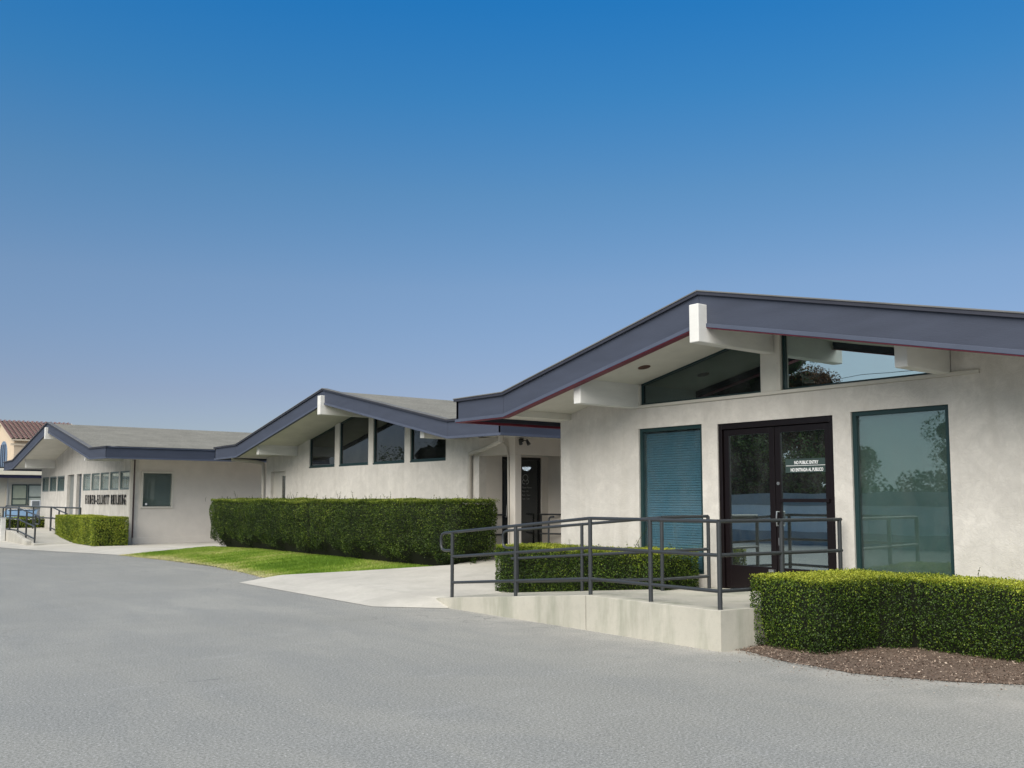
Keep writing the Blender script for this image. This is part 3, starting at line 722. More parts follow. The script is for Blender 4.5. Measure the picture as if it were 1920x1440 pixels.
MB().box(9.66, 9.76, 33.42, 33.52, .1, 2.96).build('downspout', PIPE, b3, bevel=.01)
MB().box(9.80, 9.84, 33.5, 33.54, .33, 3.0).build('corner_trim', m_plain('maroon_corner_trim', (.09, .06, .06), .6), b3)
m = MB(); m.tube([(8.95, 40.9, G3.sof(40.9) - .012), (8.95, 40.9, G3.sof(40.9) + .02)], .12, 16); m.build('soffit_light', m_plain('brown_lens', (.10, .06, .04), .4), b3)
m = MB()
for _ in range(46):
    x = rng.uniform(9.5, 15.5); y = rng.uniform(31.95, 32.9); z = G3.top(y) - .03
    a, b = rng.uniform(.04, .16), rng.uniform(.02, .05); q = rng.uniform(-.3, .3)
    m.add([(x, y, z), (x + a, y + q * a, z), (x + a, y + b, z + .05), (x, y + b, z + .03)], [(0, 1, 2, 3)])
m.build('roof_debris', m_plain('leaf_litter', (.03, .028, .02), .9), b3, kind='stuff')
# building name in separate metal letters
nm = thing('building_name_sign', (W3 - .06, 37, 1.45), 'black raised letters reading FISHER-ELLIOTT BUILDING on the far building', 'sign')
name = 'FISHER-ELLIOTT BUILDING'; adv = {'I': .5, '-': .62, ' ': .62, 'L': .85, 'T': .9, 'J': .7}
tot = sum(adv.get(c, 1) for c in name); y = 39.68; unit = (39.68 - 34.2) / tot
for c in name:
    a = adv.get(c, 1) * unit
    if c != ' ':
        o = text_mesh(c, 'letter', BLACK, .50, .46 if c != '-' else .7, .012, nm, (W3 - .04, y - a / 2, 1.46), weight=.008)
    y -= a

# ================================================================== concrete ramps
r1 = thing('concrete_ramp', (8.23, 8.5, 0), 'pale concrete entrance ramp and landing before the near building door', 'ramp')
def rampz(y): return interp(y, [(6.5, .44), (8.9, .44), (12.06, .15), (12.34, .126)])
prof = [(6.75, 0), (12.34, 0), (12.34, .126), (12.06, .15), (8.9, .44), (6.75, .44)]
MB().prism([(6.75, -.1), (8.912, -.1), (8.912, .44), (6.75, .44)], 'x', 8.21, 9.46).build('landing_slab', CONC, r1, bevel=.006)
MB().prism([(8.924, -.1), (12.34, -.1), (12.34, rampz(12.34)), (12.06, .15), (8.924, .438)], 'x', 8.21, 9.46).build('ramp_slab', CONC, r1, bevel=.006)
MB().box(8.23, 9.45, 8.905, 8.93, 0, .425).build('expansion_joint', BLACK, r1)
m = MB(); m.prism([(9.462, 6.575), (10.35, 6.46), (10.35, 8.72), (9.462, 8.72)], 'z', -.1, .438); m.build('landing_slab', CONC, r1, bevel=.008)
m = MB(); m.prism([(8.21, 6.748), (9.46, 6.575), (9.46, 6.748)], 'z', -.1, .44); m.build('landing_edge', CONC, r1)
r3 = thing('concrete_ramp', (7.3, 39, 0), 'concrete ramp and curb before the far building by the white post', 'ramp')
m = MB(); m.prism([(35.5, 0), (46, 0), (46, .38), (38.7, .38), (35.5, .125)], 'x', 7.15, 8.45); m.build('ramp_slab', WALK, r3, bevel=.01)
MB().box(8.452, 9.8, 38.8, 46, 0, .378).build('landing_slab', WALK, r3)
MB().prism([(35.9, 0), (43, 0), (43, .48), (38.7, .48), (35.9, .20)], 'x', 7.0, 7.148).build('curb', WALK, r3, bevel=.01)

# ------------------------------------------------------------------ railings
def arc(c, r, a0, a1, u, v, n=6):
    return [Vector(c) + (Vector(u) * math.cos(a0 + (a1 - a0) * k / n) + Vector(v) * math.sin(a0 + (a1 - a0) * k / n)) * r for k in range(n + 1)]
rl = thing('handrail', (8.3, 8.9, .44), 'grey pipe handrail along the outer edge of the near ramp', 'railing')
RX = 8.30; rad = .021
def T1(y): return interp(y, [(8.92, 1.41), (12.05, 1.145), (12.3, 1.12)])
for nm_, dz, yend in (('top_rail', 0, 12.30), ('middle_rail', .37, 12.02), ('bottom_rail', .74, 12.02)):
    dzz = {0: 0, .37: .375, .74: .77}[dz]
    pts = [(10.25, 6.55, 1.41 - dzz), (RX, 6.83, 1.41 - dzz), (RX, 8.92, 1.41 - dzz)]
    if nm_ == 'top_rail':
        pts += [(RX, 12.12, T1(12.12))] + arc((RX, 12.22, T1(12.22) - .09), .09, math.pi / 2, -math.pi / 2 * 1.0, (0, 1, 0), (0, 0, 1), 6)[0:0]
        zt = T1(12.2); pts += [(RX, 12.24, zt - .002), (RX, 12.31, zt - .025), (RX, 12.34, zt - .08), (RX, 12.34, zt - .20), (RX, 12.31, zt - .25), (RX, 12.24, zt - .272), (RX, 12.05, zt - .262)]
    else: pts += [(RX, 12.02, T1(12.02) - dzz)]
    a = MB().tube(pts[:2], rad, 12); a.build(nm_, RAIL, rl, smooth=True)
    MB().tube(pts[1:], rad, 12).build(nm_, RAIL, rl, smooth=True)
for x, y in ((RX, 6.83), (RX, 7.87), (RX, 8.92), (RX, 10.46), (RX, 12.03)):
    MB().tube([(x, y, rampz(y) - .02), (x, y, T1(y) - .002)], .027, 12).build('post', RAIL, rl, smooth=True)
for x in (9.25, 10.22):
    yy_ = 6.83 - (x - RX) * .1436
    MB().tube([(x, yy_, .42), (x, yy_, 1.408)], .025, 12).build('post', RAIL, rl, smooth=True)
rl = thing('handrail', (9.4, 9.5, .44), 'grey pipe handrail on the inner side of the near ramp beside its hedge', 'railing')
IX = 9.40
for nm_, dzz in (('top_rail', 0), ('middle_rail', .45), ('bottom_rail', .82)):
    pts = [(10.18, 8.56, 1.42 - dzz), (IX, 8.70, 1.41 - dzz), (IX, 11.95, T1(11.95) - dzz)]
    if nm_ == 'top_rail':
        zt = T1(12.1); pts += [(IX, 12.08, zt - .0), (IX, 12.15, zt - .025), (IX, 12.18, zt - .08), (IX, 12.18, zt - .2), (IX, 12.15, zt - .25), (IX, 12.08, zt - .272), (IX, 11.8, zt - .26)]
    MB().tube(pts[:2], rad, 12).build(nm_, RAIL, rl, smooth=True); MB().tube(pts[1:], rad, 12).build(nm_, RAIL, rl, smooth=True)
for x, y in ((10.18, 8.56), (IX, 8.70), (IX, 10.28), (IX, 11.80)):
    MB().tube([(x, y, rampz(y) - .02), (x, y, (T1(y) if x < 10 else 1.42) - .002)], .025, 12).build('post', RAIL, rl, smooth=True)
# porch railing
rl = thing('handrail', (12.9, 15.9, .43), 'dark handrail in the shaded corner porch of the middle building', 'railing')
for nm_, z in (('top_rail', 1.30), ('bottom_rail', .86)):
    MB().tube([(14.28, 16.15, z), (14.0, 16.75, z + .0)], .02, 8).build(nm_, RAIL, rl, smooth=True)
    MB().tube([(12.55, 16.74, z), (12.92, 16.74, z)], .02, 8).build(nm_, RAIL, rl, smooth=True)
MB().tube([(14.02, 16.72, .43), (14.02, 16.72, 1.3)], .02, 8).build('post', RAIL, rl, smooth=True)
rl = thing('grab_rail', (12.9, 15.2, .43), 'short bent grab rail before the dark porch door', 'railing')
MB().tube([(12.95, 15.2, .40), (12.95, 15.2, 1.18), (12.96, 15.2, 1.24), (13.0, 15.2, 1.27), (13.1, 15.2, 1.28)], .02, 8).build('rail', RAIL, rl, smooth=True)
# far ramp railings
rl = thing('handrail', (7.25, 38.5, .38), 'dark handrail sloping down along the curb of the far ramp', 'railing')
FX = 7.22
def TF(y): return interp(y, [(35.1, 1.055), (38.7, 1.32)])
for nm_, dzz in (('top_rail', 0), ('middle_rail', .40), ('bottom_rail', .82)):
    pts = [(FX, 43.0, 1.32 - dzz), (FX, 38.7, 1.32 - dzz), (FX, 35.72, TF(35.72) - dzz)]
    if nm_ == 'top_rail': pts += [(FX, 35.2, 1.05), (FX, 35.1, .98), (FX, 35.12, .82), (FX, 35.3, .80), (FX, 35.7, .80)]
    MB().tube(pts, .026, 8).build(nm_, RAIL, rl, smooth=True)
for y in (35.72, 37.15, 38.6, 40.1, 41.5, 43.0):
    MB().tube([(FX, y, .15), (FX, y, TF(y))], .03, 8).build('post', RAIL, rl, smooth=True)
rl = thing('handrail', (8.3, 38, .38), 'dark handrail between the far ramp and the small bright hedge', 'railing')
for nm_, dzz in (('top_rail', 0), ('middle_rail', .40), ('bottom_rail', .82)):
    MB().tube([(8.85, 41.0, 1.33 - dzz), (8.85, 38.45, 1.09 - dzz)], .026, 8).build(nm_, RAIL, rl, smooth=True)
for y in (41.0, 39.7, 38.5): MB().tube([(8.85, y, .15), (8.85, y, interp(y, [(38.45, 1.09), (41.0, 1.33)]))], .03, 8).build('post', RAIL, rl, smooth=True)
rl = thing('handrail', (9.0, 42, .38), 'level dark handrail in front of the far building doors', 'railing')
for nm_, z in (('top_rail', 1.32), ('middle_rail', .88)):
    MB().tube([(8.9, 36.7, z), (8.9, 50.5, z)], .028, 8).build(nm_, RAIL, rl, smooth=True)
for y in (36.7, 38.9, 41.3, 44.5, 47.5, 50.5): MB().tube([(8.9, y, .1), (8.9, y, 1.32)], .03, 8).build('post', RAIL, rl, smooth=True)
bp = thing('bollard', (6.9, 39.6, .1), 'short square white post beside the far ramp railing', 'bollard')
MB().box(6.82, 6.98, 39.52, 39.68, .0, .92).build('post', BEAMW, bp, bevel=.01)
MB().prism([(6.81, 39.51), (6.99, 39.51), (6.99, 39.69), (6.81, 39.69)], 'z', .922, .95).build('cap', BEAMW, bp, bevel=.008)

# ------------------------------------------------------------------ hedges
def hedge(label, poly, z0, z1, mat, size, dens, name='hedge', topnew=.35, under=None, amp=.03, group=None, seed=1, z1f=None, sprigs=0, tintbase=.27, round_=.10, spread=.85):
    c = Vector((sum(p[0] for p in poly) / len(poly), sum(p[1] for p in poly) / len(poly), 0))
    root = thing(name, (c.x, c.y, 0), label, 'hedge', group)
    pp = np.array(poly); n = len(pp); area2 = sum(pp[i][0] * pp[(i + 1) % n][1] - pp[(i + 1) % n][0] * pp[i][1] for i in range(n))
    if area2 < 0: pp = pp[::-1]
    Ps, Ns, Us = [], [], []
    H = z1 - z0
    for i in range(n):
        a, b = pp[i], pp[(i + 1) % n]; L = np.linalg.norm(b - a); d = (b - a) / L; nr = np.array([d[1], -d[0]])
        k = int(L * H * dens); t = rng.uniform(0, 1, k); z = rng.uniform(0, 1, k)
        ins = (under(np.clip(z + .055 * np.sin(t * L * 3.1 + i) + .045 * np.sin(t * L * 8.3 + 2 * i) + .02 * np.sin(t * L * 21) + rng.normal(0, .02, k), 0, 1)) if under else 0 * z)
        dist_c = np.minimum(t * L, (1 - t) * L); rc = np.clip(1 - dist_c / round_, 0, 1) ** 2 * round_ * .42
        rt = np.clip(1 - (1 - z) * H / round_, 0, 1) ** 2 * round_ * .6
        base = a + np.outer(t, b - a) - np.outer(ins + rc + rt, nr)
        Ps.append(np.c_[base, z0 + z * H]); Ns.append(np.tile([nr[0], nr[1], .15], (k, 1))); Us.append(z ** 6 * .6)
    lo, hi = pp.min(0), pp.max(0); k = int((hi - lo).prod() * dens * 1.15)
    q = rng.uniform(lo, hi, (k, 2)); ins_ = np.ones(k, bool) * False
    for i in range(n):
        a, b = pp[i], pp[(i + 1) % n]
        cross = ((a[1] > q[:, 1]) != (b[1] > q[:, 1])) & (q[:, 0] < (b[0] - a[0]) * (q[:, 1] - a[1]) / (b[1] - a[1] + 1e-12) + a[0]); ins_ ^= cross
    q = q[ins_]; Ps.append(np.c_[q, np.full(len(q), z1)]); Ns.append(np.tile([0, 0, 1.], (len(q), 1))); Us.append(np.ones(len(q)))
    P = np.vstack(Ps); N = np.vstack(Ns); U = np.concatenate(Us)
    if z1f is not None:
        f = (P[:, 2] - z0) / H; P[:, 2] = z0 + f * (z1f(P[:, 0], P[:, 1]) - z0)
    lump = snoise(P, 2.6, seed) * amp + snoise(P, 9, seed + 1) * amp * .6
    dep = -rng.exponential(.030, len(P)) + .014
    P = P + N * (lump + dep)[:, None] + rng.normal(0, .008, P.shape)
    tint = tintbase + topnew * U + .12 * snoise(P, 3, seed + 2) + .10 * snoise(P, 14, seed + 3) + dep * 7 + rng.normal(0, .15, len(P))  # deeper leaves get a darker tint, painted shade for the gaps
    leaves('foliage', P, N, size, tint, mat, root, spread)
    # twiggy core
    m = MB()
    def inset(dd):
        out = []
        for i in range(n):
            a, b, cc = pp[i - 1], pp[i], pp[(i + 1) % n]
            d1 = (b - a) / np.linalg.norm(b - a); d2 = (cc - b) / np.linalg.norm(cc - b)
            n1 = np.array([d1[1], -d1[0]]); n2 = np.array([d2[1], -d2[0]]); v = n1 + n2; out.append(b - v / (v @ v) * 2 * dd)
        return out
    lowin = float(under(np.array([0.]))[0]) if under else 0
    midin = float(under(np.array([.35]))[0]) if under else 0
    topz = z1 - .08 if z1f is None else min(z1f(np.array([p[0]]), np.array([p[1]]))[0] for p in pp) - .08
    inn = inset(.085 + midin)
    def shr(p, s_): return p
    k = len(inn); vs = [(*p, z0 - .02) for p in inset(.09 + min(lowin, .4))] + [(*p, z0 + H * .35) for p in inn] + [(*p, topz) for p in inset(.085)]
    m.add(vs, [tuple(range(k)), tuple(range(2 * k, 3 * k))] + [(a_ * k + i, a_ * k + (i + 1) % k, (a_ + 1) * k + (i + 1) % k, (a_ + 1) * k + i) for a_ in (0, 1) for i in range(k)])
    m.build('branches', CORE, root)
    if sprigs:
        SP, SN, ST = [], [], []; mt = MB()
        for _ in range(sprigs):
            x, y = rng.uniform(lo + .08, hi - .08); h = rng.choice([.06, .09, .12, .22], p=[.4, .3, .2, .1]) * rng.uniform(.8, 1.3)
            dx, dy = rng.normal(0, .12, 2) * h * 2
            mt.tube([(x, y, z1 - .05), (x + dx * .5, y + dy * .5, z1 + h * .5), (x + dx, y + dy, z1 + h)], [.004, .003, .0015], 4)
            for u_ in np.linspace(.1, 1, int(6 + h * 60)):
                SP.append((x + dx * u_, y + dy * u_, z1 + h * u_)); SN.append(rng.normal(size=3)); ST.append(.5 + rng.normal(0, .15))
        SP = np.array(SP) + rng.normal(0, .010, (len(SP), 3))
        leaves('sprigs', SP, np.array(SN), size * .8, np.array(ST), mat, root, .3); mt.build('twigs', CORE, root, kind='stuff')
    return root
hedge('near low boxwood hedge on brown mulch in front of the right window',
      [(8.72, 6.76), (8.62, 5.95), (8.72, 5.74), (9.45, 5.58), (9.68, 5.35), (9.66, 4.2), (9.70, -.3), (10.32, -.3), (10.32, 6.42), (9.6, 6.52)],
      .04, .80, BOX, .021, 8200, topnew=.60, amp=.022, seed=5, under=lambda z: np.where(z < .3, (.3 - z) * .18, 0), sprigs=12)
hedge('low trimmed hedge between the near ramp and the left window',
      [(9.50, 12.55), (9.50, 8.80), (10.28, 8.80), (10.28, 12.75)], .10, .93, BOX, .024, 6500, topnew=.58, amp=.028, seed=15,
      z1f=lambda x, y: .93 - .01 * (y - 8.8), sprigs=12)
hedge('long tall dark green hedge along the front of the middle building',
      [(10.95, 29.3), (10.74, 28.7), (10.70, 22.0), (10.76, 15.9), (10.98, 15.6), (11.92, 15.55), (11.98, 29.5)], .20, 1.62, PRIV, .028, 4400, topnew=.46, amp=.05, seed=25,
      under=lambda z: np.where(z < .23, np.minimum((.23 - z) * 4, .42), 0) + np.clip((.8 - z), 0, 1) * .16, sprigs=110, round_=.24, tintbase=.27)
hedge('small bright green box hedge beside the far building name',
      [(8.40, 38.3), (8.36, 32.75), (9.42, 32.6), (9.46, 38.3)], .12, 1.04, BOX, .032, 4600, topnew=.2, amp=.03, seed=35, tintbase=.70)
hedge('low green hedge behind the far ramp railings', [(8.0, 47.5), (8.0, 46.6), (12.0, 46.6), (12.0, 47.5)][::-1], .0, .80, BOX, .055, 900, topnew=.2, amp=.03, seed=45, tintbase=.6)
# trunks under the long hedge
m = MB()
for k in range(26):
    y = 16.2 + k * .49 + rng.uniform(-.1, .1); m.tube([(11.35 + rng.uniform(-.15, .15), y, .1), (11.3, y + rng.uniform(-.1, .1), .75)], [.025, .015], 6)
m.build('hedge_stems', BARK, kind='stuff')

# ------------------------------------------------------------------ trees across the lot (seen in the glass)
def tree(label, x, y, h, r, n, mat, trunk_h=None, size=.16, name='tree', seed=0, gzv=0.):
    n = int(n * 3.4)
    rg = np.random.default_rng(seed); root = thing(name, (x, y, gzv), label, 'tree')
    th = trunk_h or h * .28; m = MB()
    m.tube([(x, y, gzv), (x + .1, y, gzv + th * .6), (x + .15, y + .1, gzv + th * 1.2), (x, y, gzv + h * .8)], [.02 * h + .06, .018 * h + .03, .012 * h + .02, .03], 8)
    cl = []
    for k in range(max(10, int(n / 620))):
        a = rg.uniform(0, 6.28); u = rg.uniform(0, 1); zz = gzv + th + (h - th) * u
        rad_ = r * math.sqrt(max(.08, 1 - ((u - .4) / .62) ** 2)) * rg.uniform(.2, .85)
        c = Vector((x + rad_ * math.cos(a), y + rad_ * math.sin(a), zz)); cl.append(c)
        if k < 12: m.tube([(x + .1, y, gzv + th + (zz - gzv - th) * .4), tuple(c.lerp(Vector((x, y, zz - .3)), .5)), tuple(c)], [.06, .04, .015], 5)
    m.build('trunk', BARK, root, smooth=True)
    core = MB()
    for c in cl:
        q = r * rg.uniform(.20, .30); o_ = len(core.v)
        for a_ in range(5):
            for b_ in range(8):
                ph, th_ = math.pi * a_ / 4, 6.283 * b_ / 8; k_ = q * rg.uniform(.8, 1.15)
                core.v.append((c.x + k_ * math.sin(ph) * math.cos(th_), c.y + k_ * math.sin(ph) * math.sin(th_), c.z + k_ * .8 * math.cos(ph)))
        core.f += [(o_ + a_ * 8 + b_, o_ + a_ * 8 + (b_ + 1) % 8, o_ + (a_ + 1) * 8 + (b_ + 1) % 8, o_ + (a_ + 1) * 8 + b_) for a_ in range(4) for b_ in range(8)]
    core.build('crown_dark_fill', CORE, root, kind='stuff')  # near-black lumps paint the shade inside the crown
    C = np.array(cl); i = rg.integers(0, len(C), n); D = rg.normal(size=(n, 3)); D /= np.linalg.norm(D, axis=1)[:, None]
    rr_ = r * rg.uniform(.30, .50, len(C))[i] * rg.uniform(.5, 1, n) ** .5
    P = C[i] + D * rr_[:, None] * np.array([1, 1, .75])
    leaves('crown', P, D, size * .62, .45 + .25 * D[:, 2] + rg.normal(0, .18, n), mat, root, .7)
tree('tall dark tree across the lot seen reflected in the left door', -14, 28, 11, 4.2, 9000, TREEL, seed=1)
tree('broad dark tree across the lot left of the tall one', -15, 36, 12, 4.8, 9000, TREEL, seed=2)
tree('dark tree across the lot at the far end of the wall', -14, 45, 10, 4.2, 7000, TREEL, seed=3)
tree('rusty leaved tree across the lot between dark trees', -16, 24.8, 7.2, 2.2, 4500, TREER, seed=4)
tree('small dark conifer like tree across the lot', -13.5, 22.2, 5.6, 1.6, 4500, TREEL, seed=5)
tree('rounded dark tree across the lot by the utility pole', -14, 15.6, 7.0, 2.2, 5000, TREEL, seed=6)
tree('tall tree across the lot near the camera side', -16, 9, 9, 3.6, 6000, TREEL, seed=7)
tree('rusty tree far across the lot facing the middle building', -18, 56, 8, 4, 5000, TREER, seed=8)
tree('wide dark tree far across the lot facing the far building', -22, 68, 10, 5, 6000, TREEL, seed=9)
n = 60000
P = np.c_[rng.uniform(-13.2, -11, n), rng.uniform(3, 62, n), rng.uniform(.3, 3.6, n)]; P[:, 2] *= np.interp(P[:, 1], [18, 24], [.95, 1.5]) * (.75 + .22 * np.sin(P[:, 1] * .9) * np.sin(P[:, 1] * .37 + 1) + .08 * np.sin(P[:, 1] * 2.9))
o = leaves('shrub_row', P, rng.normal(size=(n, 3)), .17, rng.uniform(.1, .8, n), TREEL, None, .5)
MB().box(-13.0, -12.0, 3, 19, .0, 1.9).box(-13.0, -12.0, 22.5, 62, .0, 3.2).build('shrub_backing', CORE, kind='stuff')  # added dark solid block, closes sky gaps reflected through the shrubs
wl = thing('block_wall', (-9.2, 25, 0), 'long pale block wall along the far side of the lot', 'wall')
PALE = m_paint('white_block_paint', (.86, .83, .76), .8, .06, .2); GREYB = m_paint('grey_block_paint', (.36, .37, .35), .85, .1, .3)
for k in range(22):
    y0 = -10 + k * 4.0
    MB().box(-9.2, -9.0, y0 + .01, y0 + 3.99, 0, .45).build('block_course', GREYB, wl)
    MB().box(-9.2, -9.0, y0 + .01, y0 + 3.99, .452, 1.42).build('wall_panel', PALE, wl)
    MB().box(-9.22, -8.98, y0 + .005, y0 + 3.995, 1.422, 1.86).build('cap_course', GREYB, wl)
up = thing('utility_pole', (-19, 16.6, 0), 'wooden utility pole with one crossarm beyond the block wall', 'utility pole')
MB().tube([(-19, 16.6, 0), (-19, 16.6, 9.6)], [.16, .10], 10).build('pole', BARK, up, smooth=True)
MB().box(-19.05, -18.95, 15.5, 17.7, 8.9, 9.05).build('crossarm', BARK, up)
for yo in (-1, 0, 1):
    MB().tube([(-19, 16.6 + yo, 9.05), (-19, 16.6 + yo, 9.2)], .04, 8).build('insulator', METAL, up)
for i, (yo, z) in enumerate(((-1, 9.2), (1, 9.2), (0, 7.4))):
    pts = [(-19 + (.02 * k if i == 2 else 0), -20 + k * 4.4, z - 1.1 * (1 - abs((-20 + k * 4.4) - 24) / 44) * 0 - .5 * math.sin(math.pi * min(1, abs(-20 + k * 4.4 - 24) / 44))) for k in range(21)]
    tag(MB().tube([(x + yo * 0, y, zz) for x, y, zz in pts], .012, 4).build('overhead_wire', BLACK, smooth=True),
        ('upper near overhead wire', 'upper far overhead wire', 'lowest overhead wire')[i] + ' strung from the utility pole across the lot', 'wire')

# ------------------------------------------------------------------ background left: flat building, tiled building, vehicles
CREAMB = m_paint('pale_cream_wall', (.62, .56, .45), .9, .05, .1)
fb = thing('flat_roof_building', (9, 60, -.35), 'low cream flat roofed building with dark blue eave line at far left', 'building')
MB().box(2, 16, 60, 60.2, -.4, 2.85).box(2, 2.2, 60.2, 70, -.4, 2.85).box(15.8, 16, 60.2, 70, -.4, 2.85).build('wall', CREAMB, fb)
MB().box(1, 17, 59.0, 71, 3.0, 3.36).build('roof', m_paint('pale_parapet', (.72, .66, .52), .9, .04, .1), fb, bevel=.02)
MB().box(1.1, 16.9, 59.1, 70.9, 2.84, 2.998).build('fascia_board', m_plain('navy_fascia', (.02, .02, .05), .5), fb)
for a, b, mt, zz in ((10.82, 11.62, m_plain('pale_blind_left', (.36, .38, .28), .8), 1.62), (11.66, 12.45, m_plain('pale_blind_right', (.45, .47, .40), .8), 1.72)):
    w = MB().box(a, a + .06, 59.95, 60, 1.28, 2.48).box(b - .06, b, 59.95, 60, 1.28, 2.48).box(a + .06, b - .06, 59.95, 60, 2.42, 2.48).box(a + .06, b - .06, 59.95, 60, 1.28, 1.34).box(a + .06, b - .06, 59.95, 60, zz, zz + .06).build('window', m_plain('dark_sash', (.05, .07, .06), .5), fb)
    MB().box(a + .06, b - .06, 59.97, 59.99, 1.34, 2.42).build('pane', mt, w)
MB().box(10.55, 10.62, 59.9, 60, -.3, 2.84).build('downspout', PIPE, fb)
ac = thing('air_conditioner', (11.9, 59.7, 1.28), 'white window air conditioner below the right pane of the flat roofed building', 'air conditioner')
m = MB(); a0, a1, z0_, z1_ = 11.74, 12.24, 1.20, 1.58
MB().box(a0, a1, 59.45, 59.94, z0_, z1_).build('case', m_plain('white_enamel', (.75, .75, .73), .4), ac, bevel=.02)
MB().box(a0 + .06, a1 - .06, 59.43, 59.449, z0_ + .06, z1_ - .05).build('grille', m_plain('grey_grille', (.16, .17, .17), .5), ac)
tb = thing('tiled_roof_building', (18, 86, -.35), 'two storey cream building with brown tiled roof and arched window at far left', 'building')
WARM = m_paint('warm_cream_wall', (.56, .45, .33), .9, .05, .1)
EX, EY, ZE, ZR = 14.95, 84.0, 6.45, 8.35
MB().prism([(84.4, -.4), (95.6, -.4), (95.6, ZE), (90, ZR - .1), (84.4, ZE)], 'x', EX + .3, EX + .6).box(EX + .6, 20.4, 84.4, 84.7, -.4, ZE).box(20.1, 20.4, 84.7, 95, -.4, ZE).build('wall', WARM, tb)
MB().prism([(84.0, ZE - .12), (90, ZR - .12), (96, ZE - .12), (96, ZE - .02), (90, ZR - .02), (84.0, ZE - .02)], 'x', EX, 20.8).build('roof', m_plain('roof_board', (.5, .42, .32), .8), tb)
m = MB(); TILE = m_leaf('brown_clay_tile', [(0., (.10, .05, .045)), (.5, (.15, .085, .075)), (1., (.22, .14, .12))], 0, .8)
pitch = .36; ncol = int(5.8 / pitch); nrow = 14
for i in range(ncol):
    for j in range(nrow):
        u0, u1 = j / nrow, (j + 1.12) / nrow
        for (sy) in (1,):
            y0_, y1_ = 84.0 + 6 * u0, 84.0 + 6 * min(1, u1); za, zb_ = ZE + (ZR - ZE) * u0 + .07, ZE + (ZR - ZE) * min(1, u1) + .02
            xa = EX + i * pitch; q = []
            for yv, zv in ((y0_, za), (y1_, zb_)):
                for s_ in range(5):
                    w_ = s_ / 4; q.append((xa + w_ * pitch * .92, yv, zv + .09 * math.sin(math.pi * w_) - .03))
            m.add(q, [(s_, s_ + 1, 6 + s_, 5 + s_) for s_ in range(4)])
m.build('roof_tiles', m_plain('brown_roof_tile', (.15, .085, .075), .8), tb, kind='stuff')
# arched window on the gable end, balcony piece
n = 12; ar = [(87.0, 3.2), (90.2, 3.2), (90.2, 5.2)] + [(88.6 + 1.6 * math.cos(math.pi * k / n), 5.2 + 1.3 * math.sin(math.pi * k / n)) for k in range(1, n)] + [(87.0, 5.2)]
w = MB().prism(ar, 'x', EX + .24, EX + .299).build('window', m_plain('blue_glass_reflection', (.10, .16, .26), .15), tb)
for yv in (87.8, 88.6, 89.4): MB().box(EX + .20, EX + .238, yv - .04, yv + .04, 3.2, 6.2).build('mullion', m_plain('dark_mullion', (.02, .02, .03), .5), w)
MB().prism([(EX + 2.2, 3.0), (EX + 8, 3.0), (EX + 8, 5.75), (EX + 6, 5.9), (EX + 3.8, 5.65), (EX + 2.2, 5.45)], 'y', 83.2, 84.39).build('balcony_wall', WARM, tb, bevel=.05)
MB().box(EX, 20.6, 84.3, 84.399, 5.95, 6.12).build('cornice', m_paint('cream_cornice', (.66, .55, .42), .8, .04, .1), tb)
MB().tube([(12, 82.6, 4.15), (17.2, 82.6, 4.05)], .05, 6).build('balcony_rail', BLACK, tb)
shr = thing('shrub', (9.45, 57, -.35), 'small dark shrub at the left end of the flat roofed building', 'shrub')
n = 1200; D = rng.normal(size=(n, 3)); D /= np.linalg.norm(D, axis=1)[:, None]
leaves('foliage', np.array([9.2, 57.2, .75]) + D * rng.uniform(.4, 1, n)[:, None] * np.array([.65, .6, .8]), D, .12, .5 + .3 * D[:, 2], TREEL, shr)
MB().tube([(9.2, 57.2, -.36), (9.2, 57.2, .6)], .05, 6).build('stem', BARK, shr)

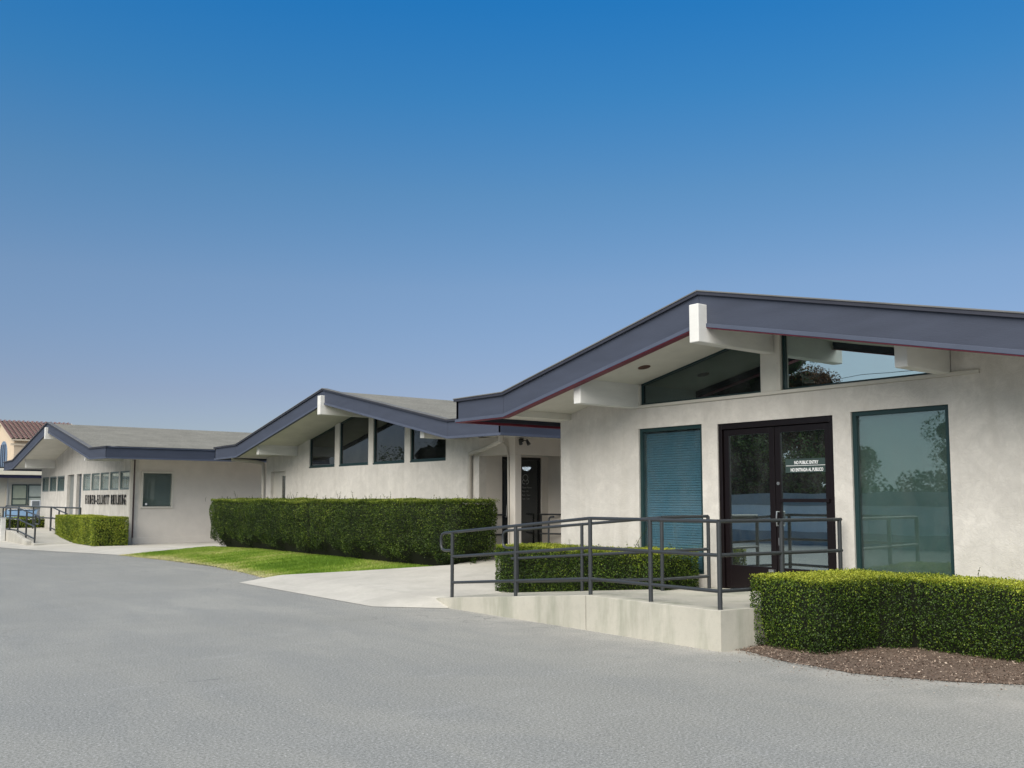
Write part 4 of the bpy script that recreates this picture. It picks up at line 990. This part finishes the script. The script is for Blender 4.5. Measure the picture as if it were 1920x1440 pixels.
def car(label, loc, rot, paint, L=4.5, Wd=1.78):
    root = thing('parked_car', (0, 0, 0), label, 'car')
    # side profile in local x (length, front +), z ; sections across y with tumblehome
    low = [(-2.25, .42), (-2.27, .75), (-2.18, .98), (-1.9, 1.02), (-1.0, .98), (.7, .96), (1.2, .94), (2.0, .80), (2.24, .62), (2.24, .35), (1.9, .25), (-2.0, .25)]
    def loft(profile, widths, name, mat, par):
        m = MB(); n = len(profile); k = len(widths); vs = []
        for yv, sc in widths:
            cx = sum(p[0] for p in profile) / n; cz = sum(p[1] for p in profile) / n
            for p in profile: vs.append((cx + (p[0] - cx) * sc, yv, cz + (p[1] - cz) * sc))
        fs = [tuple(range(n)), tuple(range((k - 1) * n, k * n))]
        for a in range(k - 1):
            for i in range(n): fs.append((a * n + i, a * n + (i + 1) % n, (a + 1) * n + (i + 1) % n, (a + 1) * n + i))
        m.add(vs, fs); return m.build(name, mat, par, smooth=True)
    h = Wd / 2
    loft(low, [(-h, .95), (-h + .06, .99), (-.3, 1), (.3, 1), (h - .06, .99), (h, .95)], 'body', paint, root)
    cab = [(-1.95, 1.0), (-1.45, 1.36), (-1.0, 1.43), (.0, 1.43), (.35, 1.38), (1.15, .96)]
    loft(cab, [(-h + .10, .93), (-h + .2, .99), (.0, 1), (h - .2, .99), (h - .10, .93)], 'cabin_glass', m_plain('car_glass', (.16, .24, .32), .08, 0, .6), root)
    MB().box(-1.35, .25, -h + .24, h - .24, 1.425, 1.45).build('roof_panel', paint, root, bevel=.01)
    red = m_plain('red_tail_lens', (.35, .01, .02), .25)
    for sgn in (-1, 1):
        MB().box(-2.30, -2.2, sgn * (h - .45), sgn * (h - .04), .74, .92).build('taillight', red, root, bevel=.01)
        MB().box(2.12, 2.25, sgn * (h - .42), sgn * (h - .08), .62, .74).build('headlight', m_plain('headlamp_lens', (.7, .7, .7), .1), root, bevel=.01)
    MB().box(-2.31, -2.26, -.25, .25, .62, .74).build('licence_plate', WHITE, root)
    MB().box(-2.33, -2.2, -h + .02, h - .02, .40, .56).build('bumper', paint, root, bevel=.02)
    TY = m_plain('tyre_rubber', (.02, .02, .02), .8)
    for wx in (-1.35, 1.42):
        for sgn in (-1, 1):
            wh = MB().tube([(wx, sgn * (h - .22), .32), (wx, sgn * (h + .005), .32)], .32, 20).build('wheel', TY, root, smooth=True)
            MB().tube([(wx, sgn * (h + .006), .32), (wx, sgn * (h + .02), .32)], .19, 16).build('rim', METAL, wh, smooth=True)
    root.location = loc; root.rotation_euler = (0, 0, rot)
    return root
car('silver sedan parked tail toward us behind the far ramp railings', (11.0, 57.0, -.35), R(70), m_plain('silver_car_paint', (.45, .47, .50), .25, .4))
car('white car parked at the far left edge beyond the bollard', (6.15, 47.2, -.03), R(82), m_plain('white_car_paint', (.75, .76, .78), .25))

# things of one kind share a group
GROUPS = {'stucco_building': 'low stucco gabled buildings in a row', 'hedge': 'clipped green hedges', 'handrail': 'grey pipe handrails', 'tree': 'trees across the lot',
          'concrete_ramp': 'concrete entrance ramps', 'parked_car': 'cars parked at the far left', 'overhead_wire': 'overhead wires on the utility pole'}
for o in bpy.data.objects:
    k = o.name.split('.')[0]
    if o.parent is None and k in GROUPS: o['group'] = GROUPS[k]
